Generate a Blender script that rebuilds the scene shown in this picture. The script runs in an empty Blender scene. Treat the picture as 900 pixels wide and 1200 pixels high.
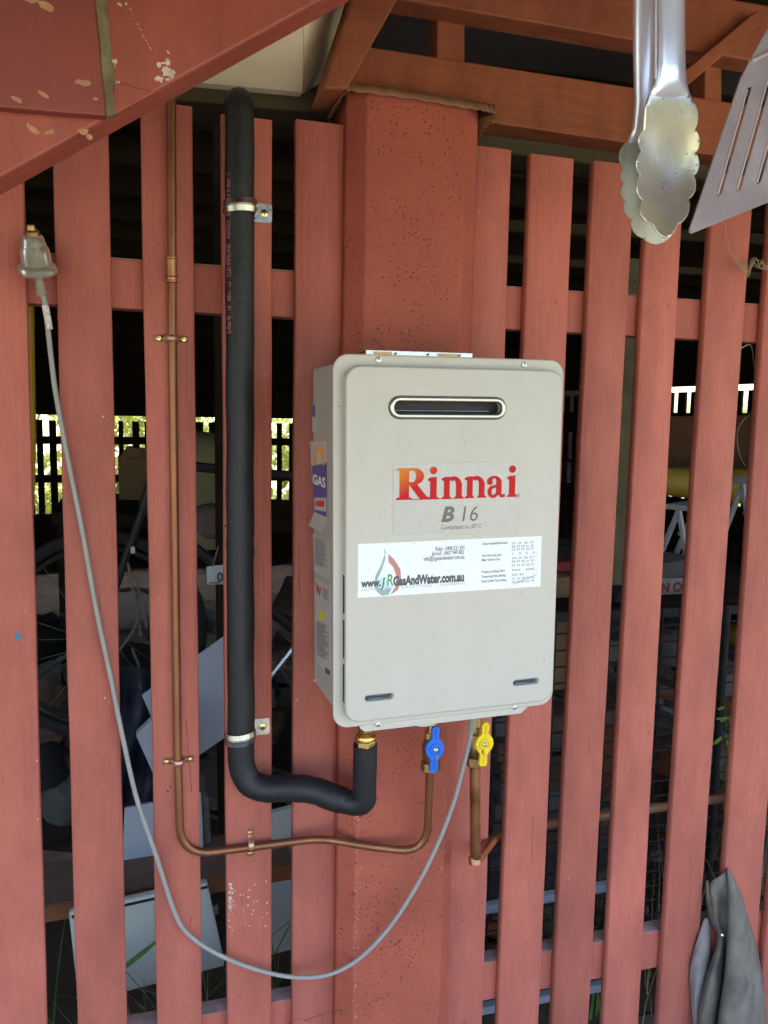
import bpy, math, random
from mathutils import Vector, Matrix
random.seed(7)
S = bpy.context.scene
COL = S.collection
R = math.radians
# ------------------------------------------------------------------ camera
# camera 1.5 m above the ground, 1.28 m in front of the slat plane (y = 0)
F = 939.68
M = ((0.9524936585, -0.0175058869, -0.3040548873),
     (-0.0194940480, 0.9927951390, -0.1182277210),
     (0.3039338952, 0.1185384150, 0.9452898135))
CAMY, CAMZ = -1.28, 1.5
cd = bpy.data.cameras.new('camera'); cam = bpy.data.objects.new('camera', cd); COL.objects.link(cam)
cd.sensor_fit = 'HORIZONTAL'; cd.sensor_width = 36.0; cd.lens = F / 900 * 36
cd.clip_start = 0.02; cd.clip_end = 500
def w3(r): return Vector((r[0], r[2], -r[1]))
cr, cdn, cf = w3(M[0]), w3(M[1]), w3(M[2])
mw = Matrix.Identity(4)
for i in range(3):
    mw[i][0] = cr[i]; mw[i][1] = -cdn[i]; mw[i][2] = -cf[i]
mw.translation = (0, CAMY, CAMZ)
cam.matrix_world = mw
S.camera = cam
S.render.resolution_x = 768; S.render.resolution_y = 1024; S.render.resolution_percentage = 100
S.render.engine = 'CYCLES'
S.view_settings.view_transform = 'Standard'; S.view_settings.look = 'None'
S.view_settings.gamma = 1; S.view_settings.exposure = 3.45
# ------------------------------------------------------------------ light
SUN_EL, SUN_AZ = R(56), R(25)       # azimuth from +Y (behind the fence) towards +X
wd = bpy.data.worlds.new('World'); S.world = wd; wd.use_nodes = True
nt = wd.node_tree; bg = nt.nodes['Background']
sky = nt.nodes.new('ShaderNodeTexSky'); sky.sky_type = 'NISHITA'; sky.sun_disc = False
sky.sun_elevation = SUN_EL; sky.sun_rotation = SUN_AZ; sky.dust_density = 5.0; sky.air_density = 1.0; sky.ozone_density = 1.0
nt.links.new(sky.outputs[0], bg.inputs[0]); bg.inputs[1].default_value = 0.12
sl = bpy.data.lights.new('sun', 'SUN'); sl.energy = 3.6; sl.angle = R(0.5); sl.color = (1, .94, .84)
so = bpy.data.objects.new('sun', sl); COL.objects.link(so)
sd = Vector((math.sin(SUN_AZ) * math.cos(SUN_EL), math.cos(SUN_AZ) * math.cos(SUN_EL), math.sin(SUN_EL)))
so.rotation_euler = sd.to_track_quat('Z', 'Y').to_euler(); so.location = (0, 0, 20)

# ------------------------------------------------------------------ helpers
def ray(px, py):
    c = ((px - 450) / F, (py - 600) / F, 1.0)
    return [sum(M[k][j] * c[k] for k in range(3)) for j in range(3)]
def at(px, py, y):
    """world point on the plane at depth y that the photograph shows at px, py"""
    d = ray(px, py); k = (y - CAMY) / d[2]
    return Vector((d[0] * k, y, CAMZ - d[1] * k))

def tag(o, label=None, cat=None, group=None, kind=None):
    if label: o['label'] = label
    if cat: o['category'] = cat
    if group: o['group'] = group
    if kind: o['kind'] = kind
    return o
def empty(name, loc=(0, 0, 0), label=None, cat=None, group=None, rot=(0, 0, 0)):
    o = bpy.data.objects.new(name, None); COL.objects.link(o); o.location = loc; o.rotation_euler = rot
    o.empty_display_size = .05
    return tag(o, label, cat, group)

class MB:
    def __init__(s): s.v = []; s.f = []; s.m = []; s.mi = 0
    def add(s, vs, fs):
        n = len(s.v); s.v += [tuple(v) for v in vs]; s.f += [tuple(i + n for i in f) for f in fs]; s.m += [s.mi] * len(fs); return s
    def box(s, lo, hi, mat=None):
        x0, y0, z0 = lo; x1, y1, z1 = hi
        vs = [Vector(p) for p in ((x0, y0, z0), (x1, y0, z0), (x1, y1, z0), (x0, y1, z0), (x0, y0, z1), (x1, y0, z1), (x1, y1, z1), (x0, y1, z1))]
        if mat: vs = [mat @ v for v in vs]
        return s.add(vs, [(0, 3, 2, 1), (4, 5, 6, 7), (0, 1, 5, 4), (1, 2, 6, 5), (2, 3, 7, 6), (3, 0, 4, 7)])
    def hexa(s, q, d):
        """q = 4 front corners (ccw seen from the front), d = offset vector to the back face"""
        q = [Vector(p) for p in q]; d = Vector(d); vs = q + [p + d for p in q]
        return s.add(vs, [(0, 1, 2, 3), (7, 6, 5, 4), (1, 0, 4, 5), (2, 1, 5, 6), (3, 2, 6, 7), (0, 3, 7, 4)])
    def prism(s, pts, w0, w1, fr=None):
        """polygon pts (u,v) ccw, from depth w0 (back) to w1 (front, towards the camera)"""
        fr = fr or (lambda u, v, w: (u, -w, v)); n = len(pts)
        vs = [fr(u, v, w1) for u, v in pts] + [fr(u, v, w0) for u, v in pts]
        fs = [tuple(range(n)), tuple(range(2 * n - 1, n - 1, -1))]
        for i in range(n): j = (i + 1) % n; fs.append((j, i, i + n, j + n))
        return s.add(vs, fs)
    def tube(s, pts, r, seg=12, caps=True, rr=None):
        P = [Vector(p) for p in pts]; n = len(P); base = len(s.v); vs = []; fs = []
        t0 = (P[1] - P[0]).normalized(); up = Vector((0, 0, 1)) if abs(t0.z) < .9 else Vector((1, 0, 0))
        a = t0.cross(up).normalized()
        for i in range(n):
            t = (P[min(i + 1, n - 1)] - P[max(i - 1, 0)]).normalized()
            a = (a - t * a.dot(t)).normalized(); b = t.cross(a)
            q = rr[i] if rr else r
            for k in range(seg):
                g = 2 * math.pi * k / seg; vs.append(P[i] + (a * math.cos(g) + b * math.sin(g)) * q)
        for i in range(n - 1):
            for k in range(seg):
                k2 = (k + 1) % seg; fs.append((i * seg + k, i * seg + k2, (i + 1) * seg + k2, (i + 1) * seg + k))
        if caps: fs += [tuple(range(seg - 1, -1, -1)), tuple((n - 1) * seg + k for k in range(seg))]
        return s.add(vs, fs)
    def lathe(s, prof, o, ax, seg=24):
        """prof = (distance along axis, radius)"""
        o = Vector(o); ax = Vector(ax).normalized(); up = Vector((0, 0, 1)) if abs(ax.z) < .9 else Vector((1, 0, 0))
        a = ax.cross(up).normalized(); b = ax.cross(a); vs = []; fs = []; n = len(prof)
        for h, r in prof:
            for k in range(seg):
                g = 2 * math.pi * k / seg; vs.append(o + ax * h + (a * math.cos(g) + b * math.sin(g)) * r)
        for i in range(n - 1):
            for k in range(seg):
                k2 = (k + 1) % seg; fs.append((i * seg + k2, i * seg + k, (i + 1) * seg + k, (i + 1) * seg + k2))
        fs += [tuple(range(seg)), tuple((n - 1) * seg + k for k in range(seg - 1, -1, -1))]
        return s.add(vs, fs)
    def build(s, name, mat, parent=None, smooth=False, bevel=0, bseg=2, angle=35, kind=None, label=None):
        me = bpy.data.meshes.new(name); me.from_pydata(s.v, [], s.f)
        mats = mat if isinstance(mat, (list, tuple)) else [mat]
        for m in mats: me.materials.append(m)
        if len(mats) > 1: me.polygons.foreach_set('material_index', s.m)
        me.update()
        if smooth:
            me.shade_smooth()
            me.set_sharp_from_angle(angle=R(angle))
        o = bpy.data.objects.new(name, me); COL.objects.link(o)
        if parent is not None: o.parent = parent
        if bevel:
            b = o.modifiers.new('bevel', 'BEVEL'); b.width = bevel; b.segments = bseg; b.limit_method = 'ANGLE'; b.angle_limit = R(30)
        if kind: o['kind'] = kind
        if label: o['label'] = label
        return o

def spline(pts, n=8):
    P = [Vector(p) for p in pts]; P = [P[0] * 2 - P[1]] + P + [P[-1] * 2 - P[-2]]; out = []
    for i in range(1, len(P) - 2):
        a, b, c, d = P[i - 1:i + 3]
        for k in range(n):
            t = k / n
            out.append(.5 * ((2 * b) + (c - a) * t + (2 * a - 5 * b + 4 * c - d) * t * t + (3 * b - a - 3 * c + d) * t ** 3))
    out.append(P[-2]); return out
def fillet(pts, rad, n=6):
    """polyline with rounded corners"""
    P = [Vector(p) for p in pts]; out = [P[0]]
    for i in range(1, len(P) - 1):
        a = (P[i - 1] - P[i]); b = (P[i + 1] - P[i]); r = min(rad if not isinstance(rad, (list, tuple)) else rad[i - 1], a.length * .49, b.length * .49)
        p0 = P[i] + a.normalized() * r; p1 = P[i] + b.normalized() * r
        for k in range(n + 1):
            t = k / n; out.append((1 - t) ** 2 * p0 + 2 * t * (1 - t) * P[i] + t * t * p1)
    out.append(P[-1]); return out
def rrect(x0, z0, x1, z1, r, n=8):
    out = []
    for cx, cz, a in ((x1 - r, z0 + r, -90), (x1 - r, z1 - r, 0), (x0 + r, z1 - r, 90), (x0 + r, z0 + r, 180)):
        for k in range(n + 1):
            g = R(a + 90 * k / n); out.append((cx + r * math.cos(g), cz + r * math.sin(g)))
    return out
def flat_shape(name, loops, depth, bevel, mat, parent, bres=3):
    """2D outline with holes, extruded, as a mesh; local u right, v up; front faces -y; back at y=0"""
    cu = bpy.data.curves.new(name, 'CURVE'); cu.dimensions = '2D'; cu.fill_mode = 'BOTH'
    for lp in loops:
        sp = cu.splines.new('POLY'); sp.points.add(len(lp) - 1); sp.use_cyclic_u = True
        for i, (u, v) in enumerate(lp): sp.points[i].co = (u, v, 0, 1)
    cu.extrude = max(depth / 2 - bevel, 1e-5); cu.bevel_depth = bevel; cu.bevel_resolution = bres; cu.offset = -bevel
    t = bpy.data.objects.new('t', cu); COL.objects.link(t)
    dg = bpy.context.evaluated_depsgraph_get(); me = bpy.data.meshes.new_from_object(t.evaluated_get(dg)); bpy.data.objects.remove(t)
    me.transform(Matrix(((1, 0, 0, 0), (0, 0, -1, -depth / 2), (0, 1, 0, 0), (0, 0, 0, 1))))
    me.materials.clear(); me.materials.append(mat); me.shade_smooth(); me.set_sharp_from_angle(angle=R(30))
    o = bpy.data.objects.new(name, me); COL.objects.link(o)
    if parent is not None: o.parent = parent
    return o
def text_mesh(body, size, sx=1.0, bold=0.0, align='LEFT', shear=0.0, spacing=1.0):
    cu = bpy.data.curves.new('t', 'FONT'); cu.body = body; cu.size = size; cu.align_x = align; cu.offset = bold; cu.shear = shear
    cu.space_character = spacing; cu.resolution_u = 3
    t = bpy.data.objects.new('t', cu); COL.objects.link(t)
    dg = bpy.context.evaluated_depsgraph_get(); me = bpy.data.meshes.new_from_object(t.evaluated_get(dg)); bpy.data.objects.remove(t)
    me.transform(Matrix.Diagonal((sx, 1, 1, 1)))
    return me
def text(name, body, size, mat, parent, fr, **kw):
    me = text_mesh(body, size, **kw)
    for v in me.vertices: v.co = fr(v.co.x, v.co.y)
    me.materials.clear(); me.materials.append(mat)
    o = bpy.data.objects.new(name, me); COL.objects.link(o)
    if parent is not None: o.parent = parent
    return o

# ------------------------------------------------------------------ materials
def mat(name, col, rough=.6, metal=0., var=.12, scale=8., bump=0., bscale=None, stretch=(1, 1, 1), detail=5, spec=.5, col2=None, coat=0., trans=0., sss=0., spots=None, alpha=1., rvar=0., extra=None, bstretch=None, objvar=0., grime=0.):
    m = bpy.data.materials.new(name); m.use_nodes = True; N = m.node_tree; L = N.links
    b = N.nodes['Principled BSDF']; b.inputs['Roughness'].default_value = rough; b.inputs['Metallic'].default_value = metal
    b.inputs['Specular IOR Level'].default_value = spec; b.inputs['Coat Weight'].default_value = coat
    b.inputs['Transmission Weight'].default_value = trans; b.inputs['Alpha'].default_value = alpha
    tc = N.nodes.new('ShaderNodeNewGeometry'); mp = N.nodes.new('ShaderNodeMapping'); mp.inputs['Scale'].default_value = stretch
    L.new(tc.outputs['Position'], mp.inputs[0])
    nz = N.nodes.new('ShaderNodeTexNoise'); nz.inputs['Scale'].default_value = scale; nz.inputs['Detail'].default_value = detail
    L.new(mp.outputs[0], nz.inputs[0])
    rp = N.nodes.new('ShaderNodeValToRGB'); rp.color_ramp.elements[0].position = .28; rp.color_ramp.elements[1].position = .72
    c2 = col2 or tuple(min(1, c * (1 + var)) for c in col)
    rp.color_ramp.elements[0].color = (*[c * (1 - var) for c in col], 1); rp.color_ramp.elements[1].color = (*c2, 1)
    L.new(nz.outputs[0], rp.inputs[0]); cs = rp.outputs[0]
    hts = []
    for (sc, th, sw, scol, br) in (spots or []):      # small marks: voronoi cells gated by noise
        vo = N.nodes.new('ShaderNodeTexVoronoi'); vo.inputs['Scale'].default_value = sc; L.new(tc.outputs['Position'], vo.inputs[0])
        wr = N.nodes.new('ShaderNodeValToRGB'); wr.color_ramp.elements[0].position = th; wr.color_ramp.elements[1].position = th + sw
        wr.color_ramp.elements[0].color = (1, 1, 1, 1); wr.color_ramp.elements[1].color = (0, 0, 0, 1); L.new(vo.outputs['Distance'], wr.inputs[0])
        g = N.nodes.new('ShaderNodeTexNoise'); g.inputs['Scale'].default_value = sc * .23; L.new(tc.outputs['Position'], g.inputs[0])
        gr = N.nodes.new('ShaderNodeValToRGB'); gr.color_ramp.elements[0].position = br; gr.color_ramp.elements[1].position = br + .06; L.new(g.outputs[0], gr.inputs[0])
        mu = N.nodes.new('ShaderNodeMath'); mu.operation = 'MULTIPLY'; L.new(wr.outputs[0], mu.inputs[0]); L.new(gr.outputs[0], mu.inputs[1])
        mx = N.nodes.new('ShaderNodeMix'); mx.data_type = 'RGBA'; L.new(mu.outputs[0], mx.inputs[0]); L.new(cs, mx.inputs[6]); mx.inputs[7].default_value = (*scol, 1)
        cs = mx.outputs[2]; hts.append(mu.outputs[0])
    if grime:
        gm = N.nodes.new('ShaderNodeTexNoise'); gm.inputs['Scale'].default_value = 17; gm.inputs['Detail'].default_value = 9; gm.inputs['Roughness'].default_value = .7
        gp_ = N.nodes.new('ShaderNodeMapping'); gp_.inputs['Scale'].default_value = (1, 1, .35); L.new(tc.outputs['Position'], gp_.inputs[0]); L.new(gp_.outputs[0], gm.inputs[0])
        gk = N.nodes.new('ShaderNodeMapRange'); gk.inputs[1].default_value = .38; gk.inputs[2].default_value = .66; gk.inputs[3].default_value = 1 - grime; gk.inputs[4].default_value = 1 + grime * .5
        L.new(gm.outputs[0], gk.inputs[0])
        hv = N.nodes.new('ShaderNodeHueSaturation'); L.new(gk.outputs[0], hv.inputs['Value']); L.new(cs, hv.inputs['Color']); cs = hv.outputs[0]
    if objvar:
        oi = N.nodes.new('ShaderNodeObjectInfo'); ok = N.nodes.new('ShaderNodeMapRange'); ok.inputs[3].default_value = 1 - objvar; ok.inputs[4].default_value = 1 + objvar
        L.new(oi.outputs['Random'], ok.inputs[0]); hs = N.nodes.new('ShaderNodeHueSaturation'); L.new(ok.outputs[0], hs.inputs['Value']); L.new(cs, hs.inputs['Color']); cs = hs.outputs[0]
    L.new(cs, b.inputs['Base Color'])
    if rvar:
        mr = N.nodes.new('ShaderNodeMapRange'); mr.inputs[3].default_value = rough - rvar; mr.inputs[4].default_value = rough + rvar
        L.new(nz.outputs[0], mr.inputs[0]); L.new(mr.outputs[0], b.inputs['Roughness'])
    if bump:
        n2 = N.nodes.new('ShaderNodeTexNoise'); n2.inputs['Scale'].default_value = bscale or scale * 6; n2.inputs['Detail'].default_value = 6
        m3 = mp
        if bstretch: m3 = N.nodes.new('ShaderNodeMapping'); m3.inputs['Scale'].default_value = bstretch; L.new(tc.outputs['Position'], m3.inputs[0])
        L.new(m3.outputs[0], n2.inputs[0])
        h = n2.outputs[0]
        for q in hts:
            su = N.nodes.new('ShaderNodeMath'); su.operation = 'SUBTRACT'; L.new(h, su.inputs[0]); L.new(q, su.inputs[1]); h = su.outputs[0]
        bp = N.nodes.new('ShaderNodeBump'); bp.inputs['Strength'].default_value = bump; bp.inputs['Distance'].default_value = .002
        L.new(h, bp.inputs['Height']); L.new(bp.outputs[0], b.inputs['Normal'])
    return m
def plain(name, col, rough=.6, metal=0., spec=.5): return mat(name, col, rough, metal, var=.04, scale=30, spec=spec)
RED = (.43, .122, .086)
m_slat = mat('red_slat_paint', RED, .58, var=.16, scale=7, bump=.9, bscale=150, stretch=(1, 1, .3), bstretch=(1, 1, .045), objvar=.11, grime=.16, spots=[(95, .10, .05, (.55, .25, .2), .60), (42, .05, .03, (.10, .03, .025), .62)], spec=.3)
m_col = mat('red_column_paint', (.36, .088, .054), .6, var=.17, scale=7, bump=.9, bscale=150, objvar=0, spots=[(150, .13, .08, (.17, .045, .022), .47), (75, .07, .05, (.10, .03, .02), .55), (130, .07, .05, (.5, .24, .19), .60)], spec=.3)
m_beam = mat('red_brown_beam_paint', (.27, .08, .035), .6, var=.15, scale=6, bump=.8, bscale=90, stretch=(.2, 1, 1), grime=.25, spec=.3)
m_string = mat('stringer_paint', (.34, .082, .05), .5, var=.14, scale=5, bump=.7, bscale=70, stretch=(.5, 1, .5), grime=.2, spots=[(60, .06, .04, (.5, .3, .2), .6)], spec=.4)
m_mould = mat('mouldy_paint', (.17, .15, .075), .9, var=.35, scale=60, bump=.8, bscale=200)
m_dust_lit = mat('dusty_lit_paint', (.50, .33, .29), .9, var=.25, scale=50)  # dust colour, paler to paint in light the rail tops lack
m_chip = mat('bare_paint_chip', (.62, .5, .38), .8, var=.25, scale=120, bump=.3)
m_chip2 = mat('tan_paint_chip', (.42, .22, .10), .8, var=.25, scale=120)
m_darkw = mat('dark_weathered_timber', (.06, .045, .025), .85, var=.4, scale=14, bump=.6, stretch=(.15, 1, 1))
m_blackw = mat('dark_joist_timber', (.028, .02, .013), .95, spec=.1, var=.4, scale=9, stretch=(.3, .3, 1))
m_cream = mat('cream_lining_paint', (.84, .75, .52), .6, var=.07, scale=9, bump=.2, spots=[(50, .07, .05, (.35, .28, .16), .60)])
m_ground = mat('bare_earth', (.08, .058, .04), .95, var=.4, scale=6, bump=1., bscale=40)
m_yard = mat('yard_ground', (.15, .13, .11), .95, var=.25, scale=3, bump=.8, bscale=40)
m_lawn = mat('lawn', (.095, .11, .045), .9, var=.3, scale=8, bump=.8)
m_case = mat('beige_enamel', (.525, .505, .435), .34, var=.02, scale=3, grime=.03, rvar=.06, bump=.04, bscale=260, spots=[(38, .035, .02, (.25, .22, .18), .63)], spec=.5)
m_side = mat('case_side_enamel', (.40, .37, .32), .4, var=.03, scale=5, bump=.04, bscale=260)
m_black = plain('black_void', (.012, .012, .014), .6)
m_steel = mat('zinc_steel', (.72, .73, .72), .28, 1., var=.12, scale=60, rvar=.1)
m_galv = mat('galvanised_strap', (.48, .49, .48), .3, 1., var=.25, scale=90, rvar=.12)
m_ring = mat('satin_steel_trim', (.50, .48, .42), .3, 1., var=.04, scale=40)
m_brass = mat('brass', (.80, .56, .20), .28, 1., var=.15, scale=70, rvar=.08)
m_dbrass = mat('dull_brass', (.36, .24, .11), .42, 1., var=.25, scale=60, rvar=.1)
m_copper = mat('copper', (.42, .165, .08), .45, .8, var=.25, scale=22, stretch=(1, 1, .5), rvar=.1, col2=(.30, .14, .075), grime=.25)
m_copper2 = mat('aged_copper', (.45, .22, .11), .45, 1., var=.3, scale=30, rvar=.1)
m_coppd = mat('dusty_copper', (.60, .36, .22), .55, .7, var=.15, scale=30)
m_foam = mat('black_foam', (.008, .0095, .011), .55, var=.4, scale=14, bump=.6, bscale=70, spec=.5, rvar=.1, spots=[(60, .05, .04, (.16, .17, .17), .63)])
m_pinkink = plain('faded_red_print', (.42, .13, .15), .7)
m_blue = mat('blue_plastic', (.012, .13, .58), .32, var=.15, scale=80)
m_yellow = mat('yellow_plastic', (.80, .58, .01), .35, var=.1, scale=80)
m_cord = mat('grey_plastic_cord', (.30, .295, .27), .5, var=.08, scale=40)
m_clear = mat('clear_grey_plastic', (.34, .33, .27), .22, var=.1, scale=50, trans=.5)
m_plug = mat('grey_plug_plastic', (.27, .27, .19), .3, var=.08, scale=50)
m_tong = mat('stainless_steel_worn', (.86, .88, .93), .32, .7, var=.07, scale=60, stretch=(1, 1, .3), rvar=.1, spots=[(160, .07, .05, (.25, .23, .2), .60)])
m_tongh = mat('stainless_steel_greasy', (.80, .82, .80), .33, .72, var=.12, scale=38, rvar=.12, bump=.07, bscale=200, col2=(.74, .72, .48), grime=.2, spots=[(210, .10, .07, (.34, .31, .24), .52), (120, .12, .08, (.92, .91, .85), .57)])
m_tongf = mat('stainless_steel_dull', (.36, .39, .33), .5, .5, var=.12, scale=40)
m_spat = mat('dull_spatula_steel', (.33, .27, .25), .5, .4, grime=.15, var=.12, scale=40, rvar=.08, spots=[(110, .08, .06, (.12, .10, .10), .60)])
m_edge = mat('worn_steel_edge', (.75, .70, .62), .4, .7, var=.1)
m_badge = mat('silver_badge_film', (.43, .42, .38), .33, .35, var=.05, scale=200, bump=.5, bscale=420)
m_white = mat('white_sticker_vinyl', (.80, .84, .84), .35, var=.02, scale=30)
m_ink = plain('charcoal_print', (.09, .09, .095), .5)
m_lgrey = plain('light_grey_print', (.42, .43, .44), .5)
m_teal = plain('pale_teal_print', (.50, .74, .72), .45)
m_rust = plain('dusky_red_print', (.50, .22, .17), .45)
m_slate = plain('slate_print', (.30, .40, .42), .45)
m_greenp = plain('green_print', (.10, .35, .12), .45)
m_purple = plain('purple_print', (.10, .07, .26), .45)
m_orange = plain('orange_print', (.80, .33, .08), .45)
m_redp = plain('red_print', (.62, .03, .03), .4)
m_silverl = mat('silver_label_film', (.58, .57, .54), .4, .3, var=.04)
m_cloth = mat('grey_rag_cloth', (.17, .15, .12), .95, var=.3, scale=16, grime=.3, bump=.8, bscale=700, detail=8, col2=(.25, .225, .18))
m_cloth2 = mat('lilac_grey_rag_lining', (.22, .19, .18), .9, var=.2, scale=22, bump=.4, bscale=500)
m_tin = mat('painted_corrugated_tin', (.24, .115, .055), .55, var=.25, scale=40, bump=.3)
m_iron = mat('black_iron', (.02, .02, .022), .55, var=.2, scale=30)
m_card = mat('cardboard', (.33, .20, .10), .85, var=.12, scale=12)
m_pale = mat('pale_green_white_laminate', (.62, .68, .64), .5, var=.05, scale=6)
m_pblue = mat('pale_blue_grey_sheet', (.50, .56, .66), .5, var=.05, scale=5)
m_navy = mat('navy_tarpaulin', (.045, .055, .085), .6, var=.3, scale=8, bump=.5, bscale=25)
m_plank = mat('stained_plank', (.17, .115, .08), .75, var=.25, scale=10, stretch=(.15, 1, 1), bump=.3)
m_plankf = mat('stained_plank_edge', (.30, .11, .045), .6, var=.25, scale=14, stretch=(.15, 1, 1))
m_conc = mat('mouldy_concrete', (.21, .19, .10), .9, var=.25, scale=16, bump=.9, bscale=90, spots=[(34, .08, .06, (.05, .045, .03), .56)])
m_ydull = mat('faded_yellow_plastic', (.50, .36, .05), .5, var=.15, scale=6)
m_brownp = mat('brown_panel', (.15, .075, .035), .8, var=.2, scale=8)
m_wplast = mat('white_plastic', (.62, .66, .68), .45, var=.06, scale=20)
m_signb = mat('grubby_sign_board', (.30, .29, .27), .6, var=.2, scale=20)
m_rubber = mat('black_rubber', (.018, .018, .018), .8, var=.3, scale=40)
m_dry = mat('dry_straw', (.42, .34, .19), .9, var=.25, scale=40)
m_green = mat('leaf_green', (.07, .17, .025), .6, var=.35, scale=30)
m_lime = mat('young_leaf', (.22, .42, .05), .5, var=.25, scale=30)
m_junk = mat('dusty_grey_plastic', (.17, .165, .15), .7, var=.25, scale=14)
m_screwd = plain('dark_recess', (.05, .05, .045), .5)
m_cobble = mat('stacked_timber_ends', (.17, .11, .08), .9, var=.35, scale=16)
def leaf_material():
    m = mat('hedge_leaf', (.22, .27, .07), .6, var=.5, scale=3); N = m.node_tree
    b = N.nodes['Principled BSDF']; out = [n for n in N.nodes if n.type == 'OUTPUT_MATERIAL'][0]
    t = N.nodes.new('ShaderNodeBsdfTranslucent'); t.inputs[0].default_value = (.24, .27, .04, 1)
    mx = N.nodes.new('ShaderNodeMixShader'); mx.inputs[0].default_value = .4
    N.links.new(b.outputs[0], mx.inputs[1]); N.links.new(t.outputs[0], mx.inputs[2]); N.links.new(mx.outputs[0], out.inputs[0]); return m
m_hedge = leaf_material()

# ------------------------------------------------------------------ large structure: ground, house over the store, deck over the camera
g = MB(); g.add([(-300, -300, -.03), (300, -300, -.03), (300, 300, -.03), (-300, 300, -.03)], [(0, 1, 2, 3)])
tag(g.build('ground', m_lawn), kind='structure')
def lumpy(x0, x1, y0, y1, z, nx, ny, amp, name, m):
    mb = MB(); vs = []; fs = []
    rnd = random.Random(3)
    for j in range(ny + 1):
        for i in range(nx + 1):
            vs.append((x0 + (x1 - x0) * i / nx, y0 + (y1 - y0) * j / ny, z + (rnd.random() * amp if 0 < i < nx and 0 < j < ny else 0)))
    for j in range(ny):
        for i in range(nx): a = j * (nx + 1) + i; fs.append((a, a + 1, a + nx + 2, a + nx + 1))
    mb.add(vs, fs); return tag(mb.build(name, m, smooth=True, angle=180), kind='structure')
lumpy(-8, 10, .3, 8.2, 0.0, 90, 44, .035, 'earth_floor', m_ground)
lumpy(-9, 11, -9, .3, -.005, 40, 30, .01, 'yard', m_yard)

# house above the store
house = empty('house_floor', (1, 4, 2.6), 'dark timber floor of the house above the slatted store', 'house')
def wp(mb, name, m, parent, **k):
    o = mb.build(name, m, parent, **k); o.matrix_parent_inverse = Matrix.Translation(parent.location).inverted() if parent.rotation_euler == Matrix.Identity(3).to_euler() else parent.matrix_basis.inverted(); return o
wp(MB().box((-7, .16, 2.5), (5.6, 8.1, 2.6)), 'floor_deck', m_blackw, house)
for i in range(19):
    y = .45 + i * .42
    wp(MB().box((-7, y, 2.34), (5.6, y + .045, 2.498)), 'joist', m_blackw, house)
wp(MB().box((-7, .16, 2.602), (5.6, 8.1, 5.2)), 'wall', m_cream, house)
deck = empty('veranda_deck', (1, -.5, 2.5), 'red painted timber deck overhead in front of the fence', 'deck')
for i in range(13):
    y = .1 - i * .135 
    wp(MB().box((-3.5, y - .13, 2.44), (6, y, 2.465)), 'deck_board', m_beam, deck)
for i in range(14):
    x = -3.2 + i * .68
    wp(MB().box((x, -1.60, 2.29), (x + .045, -.0, 2.438)), 'joist', m_beam, deck)
wp(MB().box((-3.5, -1.66, 2.12), (6, -1.602, 2.438)), 'edge_beam', m_beam, deck)

# ------------------------------------------------------------------ boards
rb = random.Random(11)
def board(mb, TL, TR, BL, BR, th, n=22, jit=.0006, bev=.0022):
    """upright board from its four front corners; slightly uneven edges"""
    TL, TR, BL, BR = map(Vector, (TL, TR, BL, BR)); vs = []; fs = []
    jl = jr = 0
    for i in range(n + 1):
        t = i / n; a = TL.lerp(BL, t); b = TR.lerp(BR, t)
        jl = jl * .7 + rb.uniform(-jit, jit); jr = jr * .7 + rb.uniform(-jit, jit)
        xl, xr, y = a.x + jl, b.x + jr, (a.y + b.y) / 2; zl, zr = a.z, b.z; e = bev
        vs += [(xl, y + e, zl), (xl + e, y, zl), (xr - e, y, zr), (xr, y + e, zr), (xr, y + th - e, zr), (xr - e, y + th, zr), (xl + e, y + th, zl), (xl, y + th - e, zl)]
    for i in range(n):
        for k in range(8):
            k2 = (k + 1) % 8; fs.append((i * 8 + k2, i * 8 + k, (i + 1) * 8 + k, (i + 1) * 8 + k2))
    fs += [tuple(range(8)), tuple(n * 8 + k for k in range(7, -1, -1))]
    return mb.add(vs, fs)
def ext(x0, y0, x1, y1, y):  # px line -> x at row y
    return x0 + (x1 - x0) * (y - y0) / (y1 - y0)
fence = empty('slatted_fence', (.3, 0, 0), 'terracotta red slatted timber screen enclosing the under-house store', 'fence')
SL = [(-30, 31, -12, 51.5, 96), (66, 131, 88.5, 147, 108), (168.5, 228, 183, 235.5, 118), (261, 319, 266, 317.5, 134), (346, 401, 343, 392, 140),
      (549, 594, 519, 568.5, 170), (616, 666, 587, 635, 180), (689, 736, 652, 695, 188), (753, 794, 712, 753, 194), (828, 874, 778, 819, 202),
      (897, 945, 843, 887, 212), (962, 1010, 897, 943, 220), (-128, -72, -100, -50, 90)]
for k, (a, b, c, d, yt) in enumerate(SL):
    mb = MB(); yb = 1330
    TL = at(ext(a, 350, c, 1110, yt), yt, 0); TR = at(ext(b, 350, d, 1110, yt), yt + 6, 0)
    TL.z = TR.z = (TL.z + TR.z) / 2
    BL = at(ext(a, 350, c, 1110, yb), yb, 0); BR = at(ext(b, 350, d, 1110, yb), yb, 0); BL.z = BR.z = .12
    board(mb, TL, TR, BL, BR, .018)
    wp(mb, 'slat', m_slat, fence, smooth=True, angle=50)
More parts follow.
